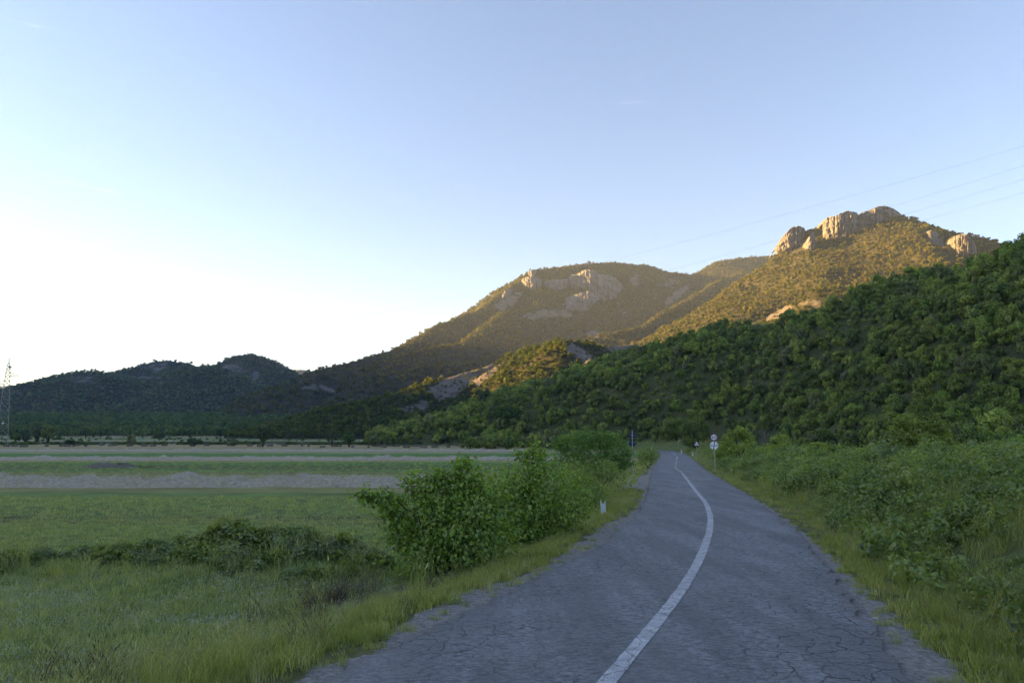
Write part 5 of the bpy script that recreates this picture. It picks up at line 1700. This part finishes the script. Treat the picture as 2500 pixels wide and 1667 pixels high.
X, Y, Z, S, K = [], [], [], [], []
for (a, b, y0, y1, sp, s0, s1) in ((1.0, 9, 4, 24, .26, .5, .95), (1.2, 10, 24, 60, .45, .6, 1.0), (1.2, 14, 60, 130, .9, .7, 1.1), (8, 40, 20, 60, .8, .7, 1.1), (1., 20, 130, 235, 1.3, .8, 1.3), (-22, 22, 240, 285, .9, .9, 1.5), (14, 40, 60, 140, 1.4, .8, 1.2)):
    x, y, z, o_ = band_pts(1, a, b, y0, y1, sp, r)
    dn = perlin(x / 1.8 + 40, y / 2.4)
    k = r.random(len(x)) < np.clip(.55 + .9 * dn + .5 * (o_ < 2.2), .05, 1)
    X.append(x[k]); Y.append(y[k]); Z.append(z[k]); S.append((s0 + (s1 - s0) * r.random(k.sum())) * np.where(o_[k] < 1.6, .62, 1))
x, y, z, s = map(np.concatenate, (X, Y, Z, S)); n = len(x); cnt['bankgrass'] = n
pk = np.clip((1.9 + 2.2 * perlin(x / 4. + 7, y / 6.) + 1.2 * r.normal(size=n)).astype(int), 0, 4)
scatter('bank_grass', np.stack([x, y, z - .02], 1), rots(n, r, .12), s, pk, tall_g, 'tall green and straw coloured grass on the right bank', 'grass')

X, Y, Z, S = [], [], [], []
for (side, a, b, y0, y1, sp) in ((1, .15, 2.0, 4, 20, .13), (1, .05, 1.8, 20, 60, .24), (1, .05, 1.6, 60, 150, .5), (-1, .10, 3.2, 4, 18, .13), (-1, .1, 3.0, 18, 40, .2), (-1, .1, 3, 40, 110, .42)):
    x, y, z, o_ = band_pts(side, a, b, y0, y1, sp, r)
    # bare gravel stays bare
    wv = np.interp(y, [-60, 6, 9, 12, 16, 22, 40], [.75, .7, .58, .45, .3, .2, .12]) if side > 0 else np.interp(y, [-60, 6, 9.5, 10.5, 12.5, 14, 17, 21, 24, 26, 40, 43, 56, 59, 90], [.25, .25, .3, .7, .85, .5, .6, .7, .6, .25, .25, 1.7, 1.6, .3, .3])
    k = r.random(len(x)) < np.where(o_ < wv + .18 * perlin(x / .35, y / .35), .22, 1) * np.clip(.8 + .5 * perlin(x / .8, y / .8), .3, 1)
    X.append(x[k]); Y.append(y[k]); Z.append(z[k]); S.append(r.uniform(.6, 1.25, k.sum()) * np.where(o_[k] < .5, .65, 1))
x, y, z, s = map(np.concatenate, (X, Y, Z, S)); n = len(x); cnt['verge'] = n
pk = np.clip((1.4 + 1.6 * fbm(x / 2. + 3, y / 3., 2) + 1.0 * r.normal(size=n)).astype(int), 0, 3)
scatter('verge_grass', np.stack([x, y, z - .01], 1), rots(n, r, .12), s, pk, short_g, 'short green and dry grass along both road edges', 'grass')

# ------------------------------------------------------------------ left verge: tall grass going to seed
X, Y, Z, S = [], [], [], []
for (a, b, y0, y1, sp) in ((.55, 3.6, 5, 13, .17), (.7, 3.0, 13, 30, .24), (.6, 3.2, 30, 60, .36), (.5, 4, 60, 200, .9)):
    x, y, z, o_ = band_pts(-1, a, b, y0, y1, sp, r)
    k = r.random(len(x)) < np.clip(.62 + .8 * perlin(x / 1.1 + 20, y / 1.3), .08, 1) * sstep(a - .1, a + .5, o_)
    X.append(x[k]); Y.append(y[k]); Z.append(z[k]); S.append(r.uniform(.4, .95, k.sum()) * np.interp(o_[k], [.5, 1.4, 3], [.5, .85, 1]) * np.interp(y[k], [9, 13, 28, 30, 44, 50], [1, .52, .5, 1.05, 1.05, .8]))
x, y, z, s = map(np.concatenate, (X, Y, Z, S)); n = len(x); cnt['leftverge'] = n
pk = np.clip((2.75 + 2.4 * perlin(x / 2.2, y / 2.2 + 5) + 1.2 * r.normal(size=n)).astype(int), 0, 4)
scatter('seeding_grass', np.stack([x, y, z - .02], 1), rots(n, r, .14), s, pk, tall_g, 'tall grass going to seed along the left verge', 'grass')

# withered weeds and thin stalks between verge and meadow
brown = [grass_mesh('withered_weed', 34, .22, .25, .6, .004, MG_brown, 540 + i, .8, MG_brown, .7, .02) for i in range(2)] + [grass_mesh('green_stalk', 9, .15, .5, 1.0, .006, MG_green, 543, .3, MG_pale, .9, .035)]
cx_, cy_, _ = PZ(760, 1470, -.5)
x = np.concatenate([r.normal(cx_, .5, 14), r.normal(cx_ + 1.2, .8, 8), r.uniform(-6, 0, 45)]); y = np.concatenate([r.normal(cy_, .5, 14), r.normal(cy_ + 1.2, .7, 8), r.uniform(7.2, 15, 45)])
l_ = (XL(y) - x) * .95; k = (l_ > .9) & (l_ < 4.6); x, y = x[k], y[k]; n = len(x)
scatter('withered_weeds', np.stack([x, y, ground_z(x, y) - .02], 1), rots(n, r, .15), r.uniform(.6, 1.1, n), np.where(np.arange(n) % 5 == 4, 2, r.integers(0, 2, n)), brown, 'brown withered weeds and thin stalks between the verge and the meadow', 'weeds')

# ------------------------------------------------------------------ meadow with small white flowers, and the fields beyond
meadow = [grass_mesh('meadow_grass', 34, .2, .05, .17, .0065, MG_field, 550 + i, .8) for i in range(3)] + [grass_mesh('meadow_grass', 30, .2, .05, .16, .006, MG_pale, 554, .8)]
flow = [flower_mesh('meadow_flowers', 34, .24, .12, .24, .0095, 560 + i) for i in range(3)]
X, Y, S = [], [], []
for (x0, x1, y0, y1, sp, s0) in ((-15, 1, 7, 17.5, .17, 1.0), (-26, 3, 17.5, 30, .30, 1.25), (-45, 6, 30, 48, .55, 1.7), (-80, 8, 64, 150, 1.5, 1.6)):
    x, y = jgrid(x0, x1, y0, y1, sp, r)
    l_ = (XL(y) - x) * .95; z = ground_z(x, y)
    k = (l_ > 2.2) & in_view(x, y, z, 250, 300) & (r.random(len(x)) < .9)
    X.append(x[k]); Y.append(y[k]); S.append(np.full(k.sum(), s0) * r.uniform(.6, 1.2, k.sum()))
x, y, s = map(np.concatenate, (X, Y, S))
yb_ = (y > YB[1204] - 3) & (y < YB[1158]); x, y, s = x[~yb_], y[~yb_], s[~yb_]; n = len(x); cnt['meadow'] = n
scatter('meadow_grass', np.stack([x, y, ground_z(x, y) - .01], 1), rots(n, r, .1), np.stack([s, s, s * np.where(y > 20, .62, 1)], 1), np.where(r.random(n) < .12 + .25 * (fbm(x / 3, y / 3, 2) > .35), 3, r.integers(0, 3, n)), meadow, 'short green meadow grass on the left field', 'grass')
x, y = jgrid(-15, 1, 7.3, 16.2, .22, r)
l_ = (XL(y) - x) * .95
k = (l_ > 2.6) & in_view(x, y, ground_z(x, y), 60, 60) & (r.random(len(x)) < np.clip(.42 + 1.3 * fbm(x / 1.6 + 5, y / 1.2, 3), .06, .97))
x, y = x[k], y[k]; n = len(x); cnt['flowers'] = n
scatter('meadow_flowers', np.stack([x, y, ground_z(x, y) - .01], 1), rots(n, r, .1), r.uniform(.7, 1.2, n), r.integers(0, 3, n), flow, 'small white wild flowers sprinkled over the near meadow', 'flowers')

# ------------------------------------------------------------------ brambles on the mound
bram = [crown_mesh('bramble', 420, 18, (1, 1, .8), .42, .10, ML_bram, 570 + i, .25, .35) for i in range(3)] + [crown_mesh('bramble', 240, 12, (1, 1, .8), .42, .12, ML_dark, 575, .25, .35)]
x, y = jgrid(-17, -2.6, 14.6, 20.5, .23, r)
hb_ = np.zeros(len(x))
for mx, my, mh, ms in MOUND: hb_ = np.maximum(hb_, min(1, mh * 2.6) * np.exp(-(((x - mx) / (ms * 1.25)) ** 2 + ((y - my) / (ms * .8)) ** 2)))
k = (hb_ + .28 * perlin(x / .8, y / .8) > .36) & (r.random(len(x)) < .9)
x, y, hb_ = x[k], y[k], hb_[k]; n = len(x); cnt['bramble'] = n
s = .17 + .2 * r.random(n) * (.5 + hb_)
scatter('brambles', np.stack([x, y, ground_z(x, y) - .02], 1), rots(n, r, .2), np.stack([s, s, s * .95], 1), np.where(r.random(n) < .25 + .6 * (perlin(x / 1.1, y / 1.1) > .1), 3, r.integers(0, 3, n)), bram, 'dark low brambles covering the earth mound in the left field', 'brambles')
x = r.uniform(-17, -3, 240); y = r.uniform(16, 19.6, 240); k = perlin(x / .9 + 3, y / .9) > -.1; x, y = x[k], y[k]; n = len(x)
scatter('mound_grass', np.stack([x, y, ground_z(x, y)], 1), rots(n, r, .2), r.uniform(.45, .95, n), r.integers(0, 5, n), tall_g, 'tufts of pale grass sticking out of the mound', 'grass')

# ------------------------------------------------------------------ stones and litter
M_stone = plain('grey_stone', (.26, .255, .25), .9, .35, 7)
M_litter = plain('white_litter', (.55, .57, .60), .6, .15, 20)


def stone(name, px, py, wpx, hpx, label, cat, mat, seed, z=-.55):
    p_ = PZ(px, py, z); y = p_[1]; x = p_[0]
    for _ in range(4):
        z = float(ground_z(x, y)); p_ = PZ(px, py, z); x, y = p_[0], p_[1]
    rr_ = np.random.default_rng(seed); w = wpx * y / FPX / 2; hh = hpx * y / FPX
    vs, fs = [], []
    A, B = 12, 7
    for j in range(B + 1):
        th = math.pi * j / B
        for i in range(A):
            ph = 2 * math.pi * i / A
            d = np.array([math.sin(th) * math.cos(ph), math.sin(th) * math.sin(ph), math.cos(th)])
            k_ = 1 + .28 * float(perlin(d[0] * 1.4 + seed, d[1] * 1.4 + d[2] * 1.1)) + rr_.uniform(-.06, .06) * (0 < j < B)
            k_ = min(k_, 1.08)
            vs.append((d[0] * w * k_, d[1] * w * .8 * k_, d[2] * hh * .75 * k_ + hh * .25))
    for j in range(B):
        for i in range(A): fs.append((j * A + i, (j + 1) * A + i, (j + 1) * A + (i + 1) % A, j * A + (i + 1) % A))
    q = MB(); q.add(vs, fs)
    o = q.build(name, mat); o.location = (x, y, z); o.rotation_euler = (0, 0, rr_.uniform(0, 6))
    tag(o, label, cat)
    return o


stone('boulder', 508, 1390, 30, 17, 'largest grey stone at the front foot of the bramble mound', 'stone', M_stone, 1)
stone('boulder', 602, 1402, 20, 10, 'low flat grey stone right of the largest one at the mound', 'stone', M_stone, 2)
stone('boulder', 935, 1402, 16, 9, 'small pale stone at the right end of the mound', 'stone', M_stone, 3)
stone('litter', 410, 1443, 17, 6, 'flat scrap of white litter lying in the flowering meadow', 'litter', M_litter, 4)
stone('litter', 974, 1374, 10, 9, 'white scrap of litter at the foot of the nearest hedge bush', 'litter', M_litter, 5)
stone('boulder', 1186, 1488, 9, 7, 'dark lump of asphalt lying on the left road edge', 'stone', plain('dark_lump', (.03, .03, .03), .9, .3, 9), 6, 0)
stone('boulder', 2138, 1511, 16, 6, 'flat pale stone lying in the gravel at the right road edge', 'stone', plain('pale_stone', (.34, .34, .35), .9, .2, 9), 7, 0)

# ------------------------------------------------------------------ evening haze
m, nt, out = newmat('evening_haze'); h = NT(nt)
v = h.n('ShaderNodeVolumePrincipled')
v.inputs['Color'].default_value = (.58, .74, 1.0, 1)
v.inputs['Density'].default_value = 0.00007
v.inputs['Anisotropy'].default_value = 0.1
h.l(v.outputs[0], out.inputs['Volume'])
hb = MB(); hb.box((0, 4300, 429.5), (17000, 11200, 877))
hz = hb.build('haze', m)
tag(hz, 'thin bluish evening haze filling the valley', 'haze', kind='stuff')
